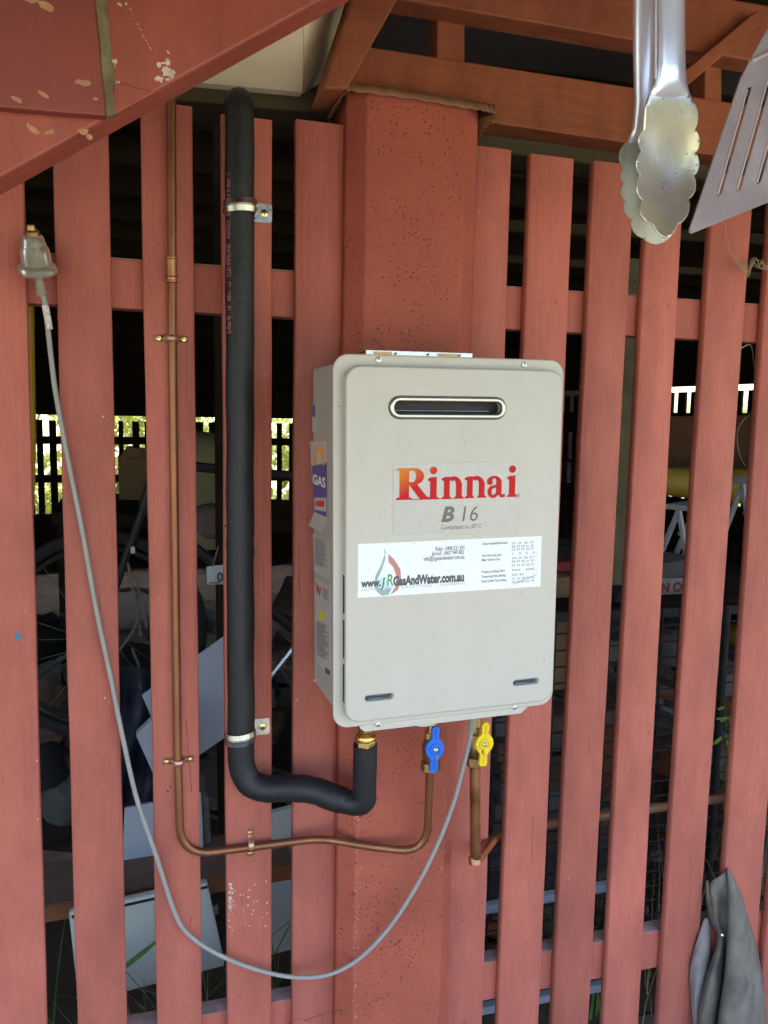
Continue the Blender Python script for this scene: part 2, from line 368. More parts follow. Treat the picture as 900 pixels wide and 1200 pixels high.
for (qa, qb, qc, qd) in (((-30, 291), (945, 361), (945, 404.5), (-30, 352)), ((-30, 1241), (945, 1059), (945, 1100), (-30, 1282))):
    q = [at(*p, .019) for p in (qd, qc, qb, qa)]
    q[0].z = min(q[0].z, q[3].z - .07)
    wp(MB().hexa(q, (0, .035, 0)), 'rail', m_slat, fence, bevel=.002)
    wp(MB().hexa([q[3] + Vector((0, .001, .0003)), q[2] + Vector((0, .001, .0003)), q[2] + Vector((0, .034, .0003)), q[3] + Vector((0, .034, .0003))], (0, 0, .0008)), 'lit_dust_film', m_dust_lit, fence)  # dusty rail top; its pale colour also stands in for light
# ends of the fence carry on past the frame
for s, x0 in ((-1, -.47), (1, 1.38)):
    for i in range(24):
        x = x0 + s * i * .125; mb = MB(); board(mb, (x, 0, 2.03), (x + .078, 0, 2.03), (x, 0, .12), (x + .078, 0, .12), .018, n=4)
        if s < 0 and i == 0: continue
        wp(mb, 'slat', m_slat, fence)
# nail heads and blue paint spot
def flake(mb, c, w, h, y, ang=0, n=9, rnd=rb):
    pts = []
    for i in range(n):
        g_ = 2 * math.pi * i / n; r = rnd.uniform(.6, 1.1); u = math.cos(g_) * w * r; v = math.sin(g_) * h * r
        pts.append((c.x + u * math.cos(ang) - v * math.sin(ang), c.z + u * math.sin(ang) + v * math.cos(ang)))
    mb.prism(pts, -y, -y + rnd.uniform(.0003, .0009))
mb = MB(); flake(mb, at(20.5, 746, 0), .0045, .009, 0, .3); wp(mb, 'paint_spot', plain('blue_paint_dab', (.03, .18, .26), .5), fence)
mb = MB()
for _ in range(75):
    t = rb.random(); px = 268 + abs(rb.gauss(0, 3)) + (rb.random() < .15) * rb.uniform(5, 35); py = 1035 + abs(rb.gauss(0, .5)) * 55
    flake(mb, at(px, py, 0), rb.uniform(.0006, .0022), rb.uniform(.0006, .002), 0, rb.random() * 3, 6)
for px, py in ((312, 1033), (313, 1058), (313, 1070), (311, 1085), (270, 1036), (43, 891), (44, 960), (121, 488), (123, 818), (348, 820)):
    flake(mb, at(px, py, 0), .0016, .0016, 0)
for _ in range(45):
    px = rb.choice([30, 131, 230, 318, 400, 300, 668, 712]) + rb.uniform(-3, 1); py = rb.uniform(400, 1180)
wp(mb, 'paint_chip', m_chip, fence, kind='stuff')

mb = MB()
for (a, b, c, d, yt) in SL:
    for yy in (330, 1165):
        for t in (.3, .68):
            xx = ext(a, 350, c, 1110, yy) * (1 - t) + ext(b, 350, d, 1110, yy) * t + rb.uniform(-2, 2); p = at(xx, yy + rb.uniform(-8, 8) + (xx - 300) * (.06 if yy < 500 else -.19), 0)
            mb.lathe([(-.0005, .0034), (.0003, .0031), (.0002, .001)], p, (0, -1, 0), 10)
wp(mb, 'nail_head', m_slat, fence, kind='stuff')
mbs = {'scuff_mark': (MB(), plain('deep_red_scuff', (.24, .05, .035), .7)), 'pale_scuff': (MB(), plain('chalky_pink_scuff', (.50, .21, .17), .8)), 'crack': (MB(), plain('dark_crack', (.06, .02, .014), .9))}
for k, (a, b, c, d, yt) in enumerate(SL[:11]):
    for _ in range(15):
        yy = rb.uniform(max(yt, 100) + 30, 1190); t = rb.uniform(.08, .92); xx = ext(a, 350, c, 1110, yy) * (1 - t) + ext(b, 350, d, 1110, yy) * t; p = at(xx, yy, 0)
        nm = rb.choice(['scuff_mark', 'scuff_mark', 'pale_scuff']); flake(mbs[nm][0], p, rb.uniform(.0003, .0011), rb.uniform(.0008, .0045), .0003, rb.gauss(0, .25), 8)
for (x0_, y0_, x1_, y1_) in ((219, 850, 225, 935), (624, 960, 623, 1012), (116, 700, 118, 716), (283, 1046, 284, 1062), (690, 868, 691, 884), (224, 1075, 222, 1088), (762, 890, 764, 915), (350, 640, 351, 700), (30, 250, 31, 300)):
    n_ = 9
    for i_ in range(n_):
        p = at(x0_ + (x1_ - x0_) * i_ / n_ + rb.uniform(-.4, .4), y0_ + (y1_ - y0_) * i_ / n_, 0); flake(mbs['crack'][0], p, .00045, abs(y1_ - y0_) * .00085 / n_ * 1.3, .0003, rb.gauss(0, .06), 6)
for nm, (mb, m_) in mbs.items(): wp(mb, nm, m_, fence, kind='stuff')
# column: front face with two chamfers
column = empty('square_column', (.42, -.04, 0), 'thick red painted column with chamfered corners behind the water heater', 'column')
def colx(px350, px1110, y): return (at(px350, 350, y), at(px1110, 1110, y))
def cx(px350, px1110, y, z):
    a, b = colx(px350, px1110, y); t = (z - a.z) / (b.z - a.z); return a.x + (b.x - a.x) * t
mb = MB(); zt = at(480, 110, -.04).z; rows = 40; vs = []; fs = []
for i in range(rows + 1):
    z = zt + (.0 - zt) * i / rows; j = lambda: rb.uniform(-.0004, .0004)
    vs += [(cx(403, 394, -.012, z) + j(), -.012, z), (cx(427, 415, -.04, z) + j(), -.04, z), (cx(540, 517, -.04, z) + j(), -.04, z), (cx(552.5, 524, -.012, z) + j(), -.012, z), (cx(552.5, 524, -.012, z), .11, z), (cx(403, 394, -.012, z), .11, z)]
for i in range(rows):
    for k in range(6):
        k2 = (k + 1) % 6; fs.append((i * 6 + k2, i * 6 + k, (i + 1) * 6 + k, (i + 1) * 6 + k2))
fs += [tuple(range(6)), tuple(rows * 6 + k for k in range(5, -1, -1))]
mb.add(vs, fs); wp(mb, 'shaft', m_col, column, bevel=.0025)
mb = MB()
for _ in range(110):
    py = rb.uniform(955, 1195); px = ext(427, 350, 415, 1110, py) + rb.gauss(1.5, 1.6)
    flake(mb, at(px, py, -.0402), rb.uniform(.0005, .0014), rb.uniform(.0005, .002), -.0402 + .0, rb.random() * 3, 6)
for _ in range(40):
    py = rb.uniform(880, 1060); px = ext(540, 350, 517, 1110, py) + rb.gauss(-1, 1.4)
    flake(mb, at(px, py, -.0402), rb.uniform(.0004, .001), rb.uniform(.0005, .0016), -.0402, rb.random() * 3, 6)
wp(mb, 'paint_chip', mat('pale_scuffed_paint', (.52, .27, .22), .8, var=.2, scale=80), column, kind='stuff')
mb = MB()
for px, py, s_ in ((441, 1086, 4.5), (448, 1112, 3), (464, 1106, 3), (430, 1066, 2), (445, 1036, 2), (413, 1050, 3), (471, 1119, 2), (448, 1121, 2.5), (437, 1080, 2), (424, 975, 2.5)):
    for _ in range(3): flake(mb, at(px + rb.gauss(0, 1.5), py + rb.gauss(0, 1.5), -.0402), s_ * .0006, s_ * .0009, -.0402, rb.random() * 3)
for _ in range(8): flake(mb, at(424 + rb.gauss(0, 2), 322 + rb.gauss(0, 5), -.038), .0012, .0022, -.0385, rb.random() * 3)
wp(mb, 'paint_blister', mat('dark_red_scab', (.30, .045, .03), .6), column, kind='stuff')

# corrugated cap
mb = MB(); n = 110; vs = []; fs = []
key = [(383, 139, 0.03), (395, 119, -.02), (407, 108, -.052), (413, 106.5, -.056), (480, 115, -.058), (545, 126, -.058), (572, 130.5, -.056), (582, 135, -.05), (570, 150, -.01), (560, 163, .03)]
kp = [at(a, b, c) for a, b, c in key]; line = spline(kp, 14)
L_ = len(line)
for i, p in enumerate(line):
    wv = math.sin(i / L_ * 2 * math.pi * 25) * .0011; edge = 3 < i < L_ - 4
    inner = i / L_
    if inner < .14: o1, o2 = Vector((.006, .02, .006)), Vector((.03, .07, .02))
    elif inner > .76: o1, o2 = Vector((-.004, .03, .006)), Vector((-.03, .08, .012))
    else: o1, o2 = Vector((0.004, .012, .017)), Vector((.006, .10, .022))
    vs += [(p.x, p.y, p.z + wv), tuple(p + o1 + Vector((0, -wv * .9, wv * .6))), tuple(p + o2)]
for i in range(L_ - 1):
    for k in range(2): a = i * 3 + k; fs.append((a, a + 3, a + 4, a + 1))
mb.add(vs, fs); o = mb.build('corrugated_cap', m_tin, smooth=True, angle=60)
sm = o.modifiers.new('solid', 'SOLIDIFY'); sm.thickness = .0012
tag(o, 'scrap of brown corrugated tin folded over the top of the red column', 'metal cap')

# ------------------------------------------------------------------ timbers above the fence
def plank(name, q, depth, m, label, cat, bevel=.003, y=None):
    """q: four (px,py) corners TL TR BR BL on plane y"""
    P = [at(*p, y) for p in (q[3], q[2], q[1], q[0])]
    o = MB().hexa(P, (0, depth, 0)).build(name, m, bevel=bevel); return tag(o, label, cat)
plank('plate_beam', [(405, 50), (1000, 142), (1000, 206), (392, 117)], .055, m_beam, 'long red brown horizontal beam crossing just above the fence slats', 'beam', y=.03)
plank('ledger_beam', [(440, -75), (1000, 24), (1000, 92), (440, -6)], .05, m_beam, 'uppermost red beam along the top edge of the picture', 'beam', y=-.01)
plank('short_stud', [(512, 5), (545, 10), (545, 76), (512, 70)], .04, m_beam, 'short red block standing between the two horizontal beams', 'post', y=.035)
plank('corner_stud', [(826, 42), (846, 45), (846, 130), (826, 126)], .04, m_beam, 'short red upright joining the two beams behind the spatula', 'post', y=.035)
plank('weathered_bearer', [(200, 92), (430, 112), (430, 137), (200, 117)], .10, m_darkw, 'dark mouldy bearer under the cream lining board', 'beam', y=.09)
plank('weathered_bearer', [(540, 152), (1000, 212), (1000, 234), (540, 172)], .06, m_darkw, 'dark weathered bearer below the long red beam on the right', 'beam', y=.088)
# back boards glimpsed in the top gaps
plank('weathered_board', [(440, -20), (1000, 60), (1000, 130), (440, 60)], .03, m_blackw, 'dark weathered board seen in the gaps between the red beams', 'board', y=.32)
# cream lining with its return
c = empty('lining_board', at(300, 80, .05), 'cream painted lining board in the gap behind the diagonal stair beam', 'lining board')
q = [at(*p) for p in ((225, 96, .05), (354, 108, .05), (357, -30, -.14), (225, -30, -.14))]
wp(MB().hexa(q, (0, .02, 0)), 'front_board', m_cream, c)
A, B = at(354, 108, .05), at(357, -30, -.14)
A2, B2 = at(380, 92, .16), at(440, -30, .16)
wp(MB().hexa([A + Vector((.001, 0, 0)), A2, B2, B + Vector((.001, 0, 0))], (.0, .015, .0)), 'return_board', m_cream, c)
# diagonal red brace
def bar(name, p0, p1, w, d, m, parent=None, up=(0, 1, 0), bevel=.002):
    p0, p1 = Vector(p0), Vector(p1); t = (p1 - p0).normalized(); n_ = Vector(up); n_ = (n_ - t * n_.dot(t)).normalized(); s_ = t.cross(n_)
    Mx = Matrix((( s_.x, n_.x, t.x, p0.x), (s_.y, n_.y, t.y, p0.y), (s_.z, n_.z, t.z, p0.z), (0, 0, 0, 1)))
    mb = MB().box((-w / 2, 0, 0), (w / 2, d, (p1 - p0).length), Mx)
    if parent is not None: return wp(mb, name, m, parent, bevel=bevel)
    return mb.build(name, m, bevel=bevel)
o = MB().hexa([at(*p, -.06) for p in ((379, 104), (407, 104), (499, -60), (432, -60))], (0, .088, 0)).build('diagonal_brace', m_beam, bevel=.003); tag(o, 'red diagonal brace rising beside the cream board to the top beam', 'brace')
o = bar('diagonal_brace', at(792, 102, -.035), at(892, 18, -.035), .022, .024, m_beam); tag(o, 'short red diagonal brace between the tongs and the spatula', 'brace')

# ------------------------------------------------------------------ stair beam in the foreground, top left
st = empty('stair_stringer', at(150, 90, -.43), 'large red painted stair beam slanting across the top left corner', 'stair beam')
yS = -.43
P = [at(-120, 274, yS), at(305, 40, yS), at(455, -43, yS), at(640, -145, yS)]
up = Vector((0, 0, .30))
d_ = (P[2] - P[0]).normalized()
q = [P[0], P[0] + d_ * 2.0, P[0] + d_ * 2.0 + up, P[0] + up]
wp(MB().hexa(q, (0, .052, 0)), 'beam', m_string, st, bevel=.003)
# cleat board nailed on its face
yC = yS - .014
q = [at(-90, 118, yC), at(125.5, 136, yC), at(112, 0, yC) + (at(112, 0, yC) - at(125.5, 136, yC)) * .5, at(-90, -95, yC)]
wp(MB().hexa(q, (0, .0135, 0)), 'cleat', mat('dark_cleat_paint', (.22, .045, .03), .55, var=.2, scale=9, bump=.4), st, bevel=.002)
mb = MB(); n = 34; vs = []; fs = []
for i in range(n + 1):
    t = i / n; f_ = (1 - t) * 136 - t * 60
    xa = ext(125.5, 136, 112, 0, f_); xb = xa + 12.5
    a = at(xa + rb.uniform(-.7, .5), f_, yC - .0006); b = at(xb + rb.uniform(-.8, .8), f_ - 2, yS - .001)
    vs += [a, b, b + Vector((0, .003, 0)), a + Vector((-.002, .01, 0))]
for i in range(n):
    for k in range(4): k2 = (k + 1) % 4; fs.append((i * 4 + k, i * 4 + k2, (i + 1) * 4 + k2, (i + 1) * 4 + k))
fs += [(3, 2, 1, 0), tuple(n * 4 + k for k in range(4))]
wp(mb.add(vs, fs), 'moss_edge', m_mould, st)
# splintered strip beside the cleat
crk = [at(*p, yS) for p in ((134, 136), (183, 109), (166, 106), (146, 100), (133, 100))]
wp(MB().prism([(p.x, p.z) for p in crk], -yS, -yS + .004), 'splinter', m_string, st, bevel=.001)
zc_ = at(60, -75, yS).z; xc_ = at(60, -75, yS).x; sl_z = d_.z / d_.x
for k in range(-3, 6):
    x_ = xc_ + k * .27; z_ = zc_ + k * .27 * sl_z
    wp(MB().box((x_ - .15, -1.42, z_), (x_ + .12, yS - .001, z_ + .036)), 'tread', m_beam, st, bevel=.003)
q = [Vector((p_.x, -1.47, p_.z)) for p_ in (P[0] + Vector((0, 0, -.04)), P[0] + d_ * 2.0 + Vector((0, 0, -.04)), P[0] + d_ * 2.0 + up * 1.5, P[0] + up * 1.5)]
wp(MB().hexa(q, (0, .045, 0)), 'unseen_shading_beam', m_string, st)  # unseen outer stringer, added low and deep to shade the stair beam
mb = MB()
def cluster(mb, cx_, cy_, sx, sy, n, y, s0, s1):
    for _ in range(n):
        p = at(cx_ + rb.gauss(0, sx), cy_ + rb.gauss(0, sy), y); flake(mb, p, rb.uniform(s0, s1), rb.uniform(s0, s1) * .8, y, rb.random() * 3, 7)
cluster(mb, 196, 84, 4, 5, 26, yS, .0008, .0035); cluster(mb, 185, 94, 3, 2, 8, yS, .0008, .003); cluster(mb, 197, 70, 2, 5, 8, yS, .0005, .002)
cluster(mb, 135, 73, 1.5, 2.5, 8, yS, .0008, .0025); cluster(mb, 142, 5, 3, 1, 6, yS, .0006, .002); cluster(mb, 138, 97, 2, 1, 4, yS, .0006, .0015)
for i in range(16): cluster(mb, 152 + i * 1.6, 10 + i * 3.2, .8, .8, 1, yS, .0003, .001)
wp(mb, 'paint_chip', m_chip, st, kind='stuff')
mb = MB()
for (px, py, w, h, an) in ((98, 97, .0085, .003, 0), (51, 111, .008, .003, -.5), (112, 116, .003, .002, 0), (55, 7, .009, .004, -.3), (37, 0, .007, .003, 0), (20, 117, .006, .002, -.4)):
    flake(mb, at(px, py, yC), w, h, yC, an, 12)
for (px, py, w, h, an) in ((40, 152, .009, .003, -.6), (58, 155, .006, .0025, .3), (98, 155, .006, .003, .2), (105, 161, .003, .003, 0)):
    flake(mb, at(px, py, yS), w, h, yS, an, 12)
wp(mb, 'tan_paint_chip', m_chip2, st, kind='stuff')

# ------------------------------------------------------------------ water heater
HR, HW, HH = .01098, .35, .526
HX, HZ, HY = .44323, CAMZ - .17842, CAMY + 1.06106
heater = empty('water_heater', (HX, HY, HZ), 'beige wall mounted gas hot water heater with red brand name on its front', 'water heater', rot=(0, -HR, 0))
def hl(px, py, dy=0):
    """photo pixel -> heater-local (u, v) on the plane dy in front of the flange"""
    p = at(px, py, HY - dy); x = p.x - HX; z = p.z - HZ
    return (x * math.cos(HR) + z * math.sin(HR), -x * math.sin(HR) + z * math.cos(HR))
FT = .018                       # raised face in front of the flange
def fr_face(y): return lambda u, v: (u, y, v)
cas = MB().box((-.165, .004, -.248), (.165, .167, .252)); 
# the body is chamfered at the bottom back
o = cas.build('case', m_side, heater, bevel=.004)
# flange
fl = flat_shape('flange', [rrect(-.175, -.262, .175, .263, .022)], .005, .0022, m_case, heater); fl.location = (0, .004, 0)
tab = flat_shape('bottom_lip', [[(-.135, -.266), (-.128, -.2725), (.122, -.2725), (.135, -.262), (.135, -.25), (-.135, -.25)]], .004, .001, m_case, heater); tab.location = (0, .006, 0)
flat_shape('drain_cap', [[(-.03 + .02 * math.cos(a), -.272 + .006 * math.sin(a)) for a in [i * math.pi / 8 for i in range(16)]]], .012, .001, m_case, heater).location = (0, .02, 0)
# raised face with exhaust opening and slots
def stad(c, w, h, n=8):
    r = h / 2; out = []
    for sx, a0 in ((1, -90), (-1, 90)):
        for k in range(n + 1): g_ = R(a0 + 180 * k / n); out.append((c[0] + sx * (w / 2 - r) + r * math.cos(g_), c[1] + r * math.sin(g_)))
    return out
vL, vR = hl(456, 477, FT), hl(592, 479, FT); vc = ((vL[0] + vR[0]) / 2, (vL[1] + vR[1]) / 2); vw = vR[0] - vL[0]; vh = hl(524, 465, FT)[1] - hl(524, 490, FT)[1]
s1a, s1b = hl(428, 819, FT), hl(461, 816, FT); s2a, s2b = hl(602, 801, FT), hl(631, 798, FT)
sc1 = ((s1a[0] + s1b[0]) / 2, (s1a[1] + s1b[1]) / 2); sc2 = ((s2a[0] + s2b[0]) / 2, (s2a[1] + s2b[1]) / 2)
sw = s1b[0] - s1a[0]; sh = .0078; sy = (sc1[1] + sc2[1]) / 2
holes = [stad(vc, vw - .008, vh - .008), stad((sc1[0], sy), sw, sh), stad((sc2[0], sy), sw, sh)]
fx0, fx1 = -.162, .1645; fz0, fz1 = -.249, .247
face = flat_shape('front_face', [rrect(fx0, fz0, fx1, fz1, .022)] + holes, FT, .0032, m_case, heater, bres=5); face.location = (0, -.0005, 0)
ring = flat_shape('exhaust_trim', [stad(vc, vw, vh), stad(vc, vw - .013, vh - .013)], .006, .0022, m_ring, heater); ring.location = (0, -FT + .0018, 0)
ring2 = flat_shape('exhaust_gasket', [stad(vc, vw + .003, vh + .003), stad(vc, vw - .002, vh - .002)], .002, .0004, m_screwd, heater); ring2.location = (0, -FT + .0007, 0)
hole = empty('exhaust_opening'); hole.parent = heater
o = MB().box((vc[0] - vw / 2 - .002, -FT + .0165, vc[1] - vh / 2 - .002), (vc[0] + vw / 2 + .002, -FT + .0172, vc[1] + vh / 2 + .002)).build('baffle', m_black, hole)
o = MB().box((vc[0] - vw / 2 + .006, -FT + .011, vc[1] - .0045), (vc[0] + vw / 2 - .02, -FT + .0164, vc[1] - .0038)).build('louvre', m_lgrey, hole)
for sc in (sc1, sc2):
    MB().box((sc[0] - sw / 2 - .001, -.0068, sy - .006), (sc[0] + sw / 2 + .001, -.0062, sy + .006)).build('slot_back', plain('slate_grey_inside', (.07, .09, .11), .5), heater)
    MB().box((sc[0] - sw / 2 + .006, -.0105, sy - .0045), (sc[0] + sw / 2 - .014, -.0069, sy - .002)).build('slot_baffle', plain('slate_baffle', (.13, .15, .17), .5), heater)
# slots in the left edge of the raised face
for (ya, yb) in ((674, 719), (727, 771), (779, 823)):
    va, vb = hl(400, ya, .009)[1], hl(400, yb, .009)[1]
    MB().box((fx0 - .0006, -.0125, vb), (fx0 + .003, -.006, va)).build('side_slot', m_black, heater)
# screws
def screw(p, y, r, parent, m=m_steel, name='screw'):
    t = MB(); t.lathe([(0, r), (.001, r), (.0024, r * .85), (.003, r * .4)], (p[0], y, p[1]), (0, -1, 0), 14); o = t.build(name, m, parent, smooth=True)
    t = MB(); t.box((p[0] - r * .62, y - .0033, p[1] - r * .1), (p[0] + r * .62, y - .0027, p[1] + r * .1)); t.box((p[0] - r * .1, y - .0034, p[1] - r * .62), (p[0] + r * .1, y - .00275, p[1] + r * .62))
    t.build('cross_slot', m_screwd, o); return o
for px, py in ((443.5, 421.5), (614, 427.5)): screw(hl(px, py, .001), -.001, .0042, heater)
for px, py in ((443, 849), (603, 829)): screw(hl(px, py, .001), -.0, .0038, heater)
# small rivets and pits on the left flange
screw(hl(397, 476, 0), -.0008, .0009, heater, m_dbrass, 'rivet')
# bracket on top
b0 = hl(423, 410, -.03); b1 = hl(546, 417, -.03)
br = empty('wall_bracket'); br.parent = heater
zb = .2625
o = MB().box((b0[0], .006, zb - .002), (b1[0], .0095, zb + .0075)).build('strip', m_galv, br, bevel=.001)
o = MB().box((b0[0], .0096, zb + .0050), (b1[0], .045, zb + .0075)).build('flange', m_galv, br, bevel=.001)
for t0, t1 in ((.07, .24), (.66, .86)):
    u0 = b0[0] + (b1[0] - b0[0]) * t0; u1 = b0[0] + (b1[0] - b0[0]) * t1
    MB().prism(stad(((u0 + u1) / 2, zb + .0032), u1 - u0, .0040), -.0066, -.0052).build('slot', m_dbrass, br)
for t in (.25, .55, .85): screw((b0[0] + (b1[0] - b0[0]) * t + .003, zb + .003), .0055, .0016, br, m_dbrass, 'rivet')

# badge with brand name
ba = hl(460, 543, FT); bb = hl(607, 624, FT)
yb_ = -FT - .0012
pl = [hl(460.5, 544, FT), hl(610, 541.5, FT), hl(607.5, 627, FT), hl(460.5, 627, FT)]
badge = MB().prism([pl[3], pl[2], pl[1], pl[0]], FT + .0003, FT + .0012).build('badge', m_badge, heater)
def brand_material():
    m = mat('brand_red_gradient', (.66, .02, .02), .45, var=.05, spec=.2); N = m.node_tree; b = N.nodes['Principled BSDF']
    tc = N.nodes.new('ShaderNodeTexCoord'); sp = N.nodes.new('ShaderNodeSeparateXYZ'); N.links.new(tc.outputs['Object'], sp.inputs[0])
    ma = N.nodes.new('ShaderNodeMath'); ma.operation = 'MULTIPLY_ADD'; ma.inputs[1].default_value = 14.; N.links.new(sp.outputs['X'], ma.inputs[0])
    mz = N.nodes.new('ShaderNodeMath'); mz.operation = 'MULTIPLY_ADD'; mz.inputs[1].default_value = -22.; N.links.new(sp.outputs['Z'], mz.inputs[0]); mz.inputs[2].default_value = 1.0
    N.links.new(mz.outputs[0], ma.inputs[2])
    rp = N.nodes.new('ShaderNodeValToRGB'); e = rp.color_ramp.elements; e[0].position = .22; e[0].color = (.66, .20, .012, 1); e[1].position = 1.0; e[1].color = (.52, .006, .01, 1)
    N.links.new(ma.outputs[0], rp.inputs[0]); N.links.new(rp.outputs[0], b.inputs['Base Color']); return m
def arc(c, rx, ry, a0, a1, n=12): return [(c[0] + rx * math.cos(R(a0 + (a1 - a0) * i / n)), c[1] + ry * math.sin(R(a0 + (a1 - a0) * i / n))) for i in range(n + 1)]
def band(c, rx, ry, ix, iy, a0, a1, off=0): return arc(c, rx, ry, a0, a1) + arc((c[0] + off, c[1]), ix, iy, a1, a0)
pieces = []
# R
pieces += [[(.10, .0), (.42, 0), (.42, 1), (.10, 1)], [(-.02, 0), (.52, 0), (.52, .05), (.42, .09), (.10, .09), (-.02, .05)], [(.0, .95), (.10, .91), (.42, .91), (.42, 1), (0, 1)]]
pieces += [[(.42, 1), (.62, 1)] + arc((.62, .74), .30, .26, 90, -90) + [(.42, .48), (.42, .56), (.55, .56)] + arc((.55, .74), .10, .18, -90, 90) + [(.42, .92)]]
pieces += [[(.46, .50), (.68, .50), (.98, .13), (1.10, .05), (1.12, 0), (.80, 0), (.42, .47)]]
pieces += [[(.5, -.01), (2.45, -.01), (2.45, .015), (.5, .015)]]
def serif_i(x, w=.22):
    return [[(x, 0), (x + w, 0), (x + w, .70), (x, .66)], [(x - .07, 0), (x + w + .07, 0), (x + w + .07, .045), (x + w, .08), (x, .08), (x - .07, .045)],
            [(x - .08, .60), (x, .57), (x, .66), (x + w, .71), (x + w, .72), (x + .02, .70), (x - .08, .645)], arc((x + w / 2, .92), .125, .125, 0, 345, 20)]
def serif_n(x, w=.20):
    g_ = .22; x2 = x + w + g_
    return [[(x, 0), (x + w, 0), (x + w, .71), (x, .66)], [(x - .06, 0), (x + w + .05, 0), (x + w + .05, .045), (x + w, .08), (x, .08), (x - .06, .045)], [(x - .08, .60), (x, .57), (x, .66), (x + w * .9, .715), (x + .02, .70), (x - .08, .645)],
            [(x2, 0), (x2 + w, 0), (x2 + w, .50), (x2, .45)], [(x2 - .05, 0), (x2 + w + .06, 0), (x2 + w + .06, .045), (x2 + w, .08), (x2, .08), (x2 - .05, .045)],
            band((x + w + g_ * .62, .42), g_ * .38 + w, .30, g_ * .38, .17, 0, 130)]
pieces += serif_i(1.13); pieces += serif_n(1.60); pieces += serif_n(2.40)
ax = 3.16
pieces += [band((ax + .20, .50), .27, .21, .08, .13, 0, 165), [(ax + .27, .07), (ax + .47, .07), (ax + .47, .51), (ax + .27, .51)],
           band((ax + .17, .19), .20, .21, .055, .12, 60, 330), arc((ax + .05, .50), .10, .085, 0, 340, 16), [(ax + .36, .12), (ax + .42, 0), (ax + .58, .0), (ax + .60, .10), (ax + .47, .10)], [(ax + .17, .30), (ax + .30, .34), (ax + .30, .43), (ax + .2, .40)]]
pieces += serif_i(3.90)
r0, r1 = hl(464, 586.5, FT), hl(606, 581.5, FT)
usc = (r1[0] - r0[0]) / 4.22; vsc = hl(470, 550, FT)[1] - hl(470, 587, FT)[1]
mb = MB()
for i, pc in enumerate(pieces):
    mb.prism([(u * usc, v * vsc) for u, v in pc], 0, .00025 + .00004 * (i % 7))
lt = mb.build('brand_lettering', brand_material(), badge); lt.location = (r0[0] + .002 * usc, -FT - .0013, (r0[1] + r1[1]) / 2)
fy = -FT - .0014
def htext(body, px, py, hpx, m, parent, name='lettering', z=fy, **kw):
    u, v = hl(px, py, FT); h = hl(px, py - hpx, FT)[1] - v
    return text(name, body, h / .72, m, parent, lambda a, b: (u + a, z, v + b), **kw)
m_grp = plain('dark_grey_print', (.13, .125, .11), .45)
htext('B', 516, 611, 17.5, m_grp, badge, shear=.25, bold=.0011, sx=1.08)
htext('16', 536.5, 611, 18.5, m_grp, badge, shear=.14, bold=-.0001, sx=.98)
htext('Compliant to 50°C', 516, 620.5, 5.2, m_grp, badge, shear=.15, sx=.92)
htext('®', 604, 583, 5, m_grp, badge)
# contact sticker
q = [hl(419, 700.5, FT), hl(633, 687, FT), hl(634.5, 628, FT), hl(419.5, 637.5, FT)]
stk = MB().prism(q, FT + .0003, FT + .0008).build('contact_sticker', m_white, heater)
sz = -FT - .0010
a_, b_ = hl(424, 688, FT), hl(543.5, 680, FT)
tilt = math.atan2(b_[1] - a_[1], b_[0] - a_[0])
def stext(body, px, py, hpx, m, wpx=None, align='LEFT', z=sz, **kw):
    u, v = hl(px, py, FT); h = hl(px, py - hpx, FT)[1] - v; me = text_mesh(body, h / .72, align=align, **kw)
    if wpx:
        xs = [p.co.x for p in me.vertices]; w = max(xs) - min(xs); W = hl(px + wpx, py, FT)[0] - u; k = W / w
        for p in me.vertices: p.co.x *= k
    c_, s_ = math.cos(tilt), math.sin(tilt)
    for p in me.vertices: x, y_ = p.co.x, p.co.y; p.co = (u + x * c_ - y_ * s_, z, v + x * s_ + y_ * c_)
    me.materials.clear(); me.materials.append(m); o = bpy.data.objects.new('lettering', me); COL.objects.link(o); o.parent = stk; return o
# drop logo behind the address
def pxpoly(pts, m, w0, w1, name='drop_logo'):
    P_ = [hl(x, y, FT) for x, y in pts]
    ar = sum(P_[i][0] * P_[(i + 1) % len(P_)][1] - P_[(i + 1) % len(P_)][0] * P_[i][1] for i in range(len(P_)))
    if ar < 0: P_.reverse()
    MB().prism(P_, FT + w0, FT + w1).build(name, m, stk)
pxpoly([(449.5, 641), (450.5, 650), (446, 663), (440, 674), (438, 684), (441, 693), (447, 698), (455, 697), (458, 691), (454, 689), (449, 692), (443, 688), (442, 679), (447, 668), (451, 656), (451.5, 647)], m_slate, .0008, .00095)
pxpoly([(455, 649), (462, 656), (469, 667), (470, 680), (466, 691), (457, 697), (463, 688), (464.5, 676), (461, 665), (455, 658)], m_rust, .0008, .00097)
pxpoly([(437.5, 681), (452, 675), (458, 690), (452, 697.5), (444, 696), (438.5, 689)], m_teal, .00085, .00091)
stext('www.', 423.5, 688, 9.0, m_ink, 23.5, bold=.0008)
stext('J', 447, 687.5, 11, m_ink, 5, bold=.0003, shear=.2)
stext('R', 452.5, 686.5, 14, m_greenp, 7.5, bold=.0003, shear=.1, z=sz - .00015)
stext('GasAndWater.com.au', 460.5, 686, 10.6, m_ink, 83, bold=.0010)
stext('HOTWATER  ·  GASFITTING  ·  PLUMBING', 423, 693, 3.2, m_lgrey, 121)
for i, s_ in enumerate(('Ruby - 0498 521 691', 'Jarrod - 0437 949 802', 'info@jrgasandwater.com.au')):
    x0 = (510, 506, 496)[i]; stext(s_, x0, (645.5, 651, 657.2)[i], 4.9, m_ink, (33.5, 37.5, 47.5)[i], bold=.0001)
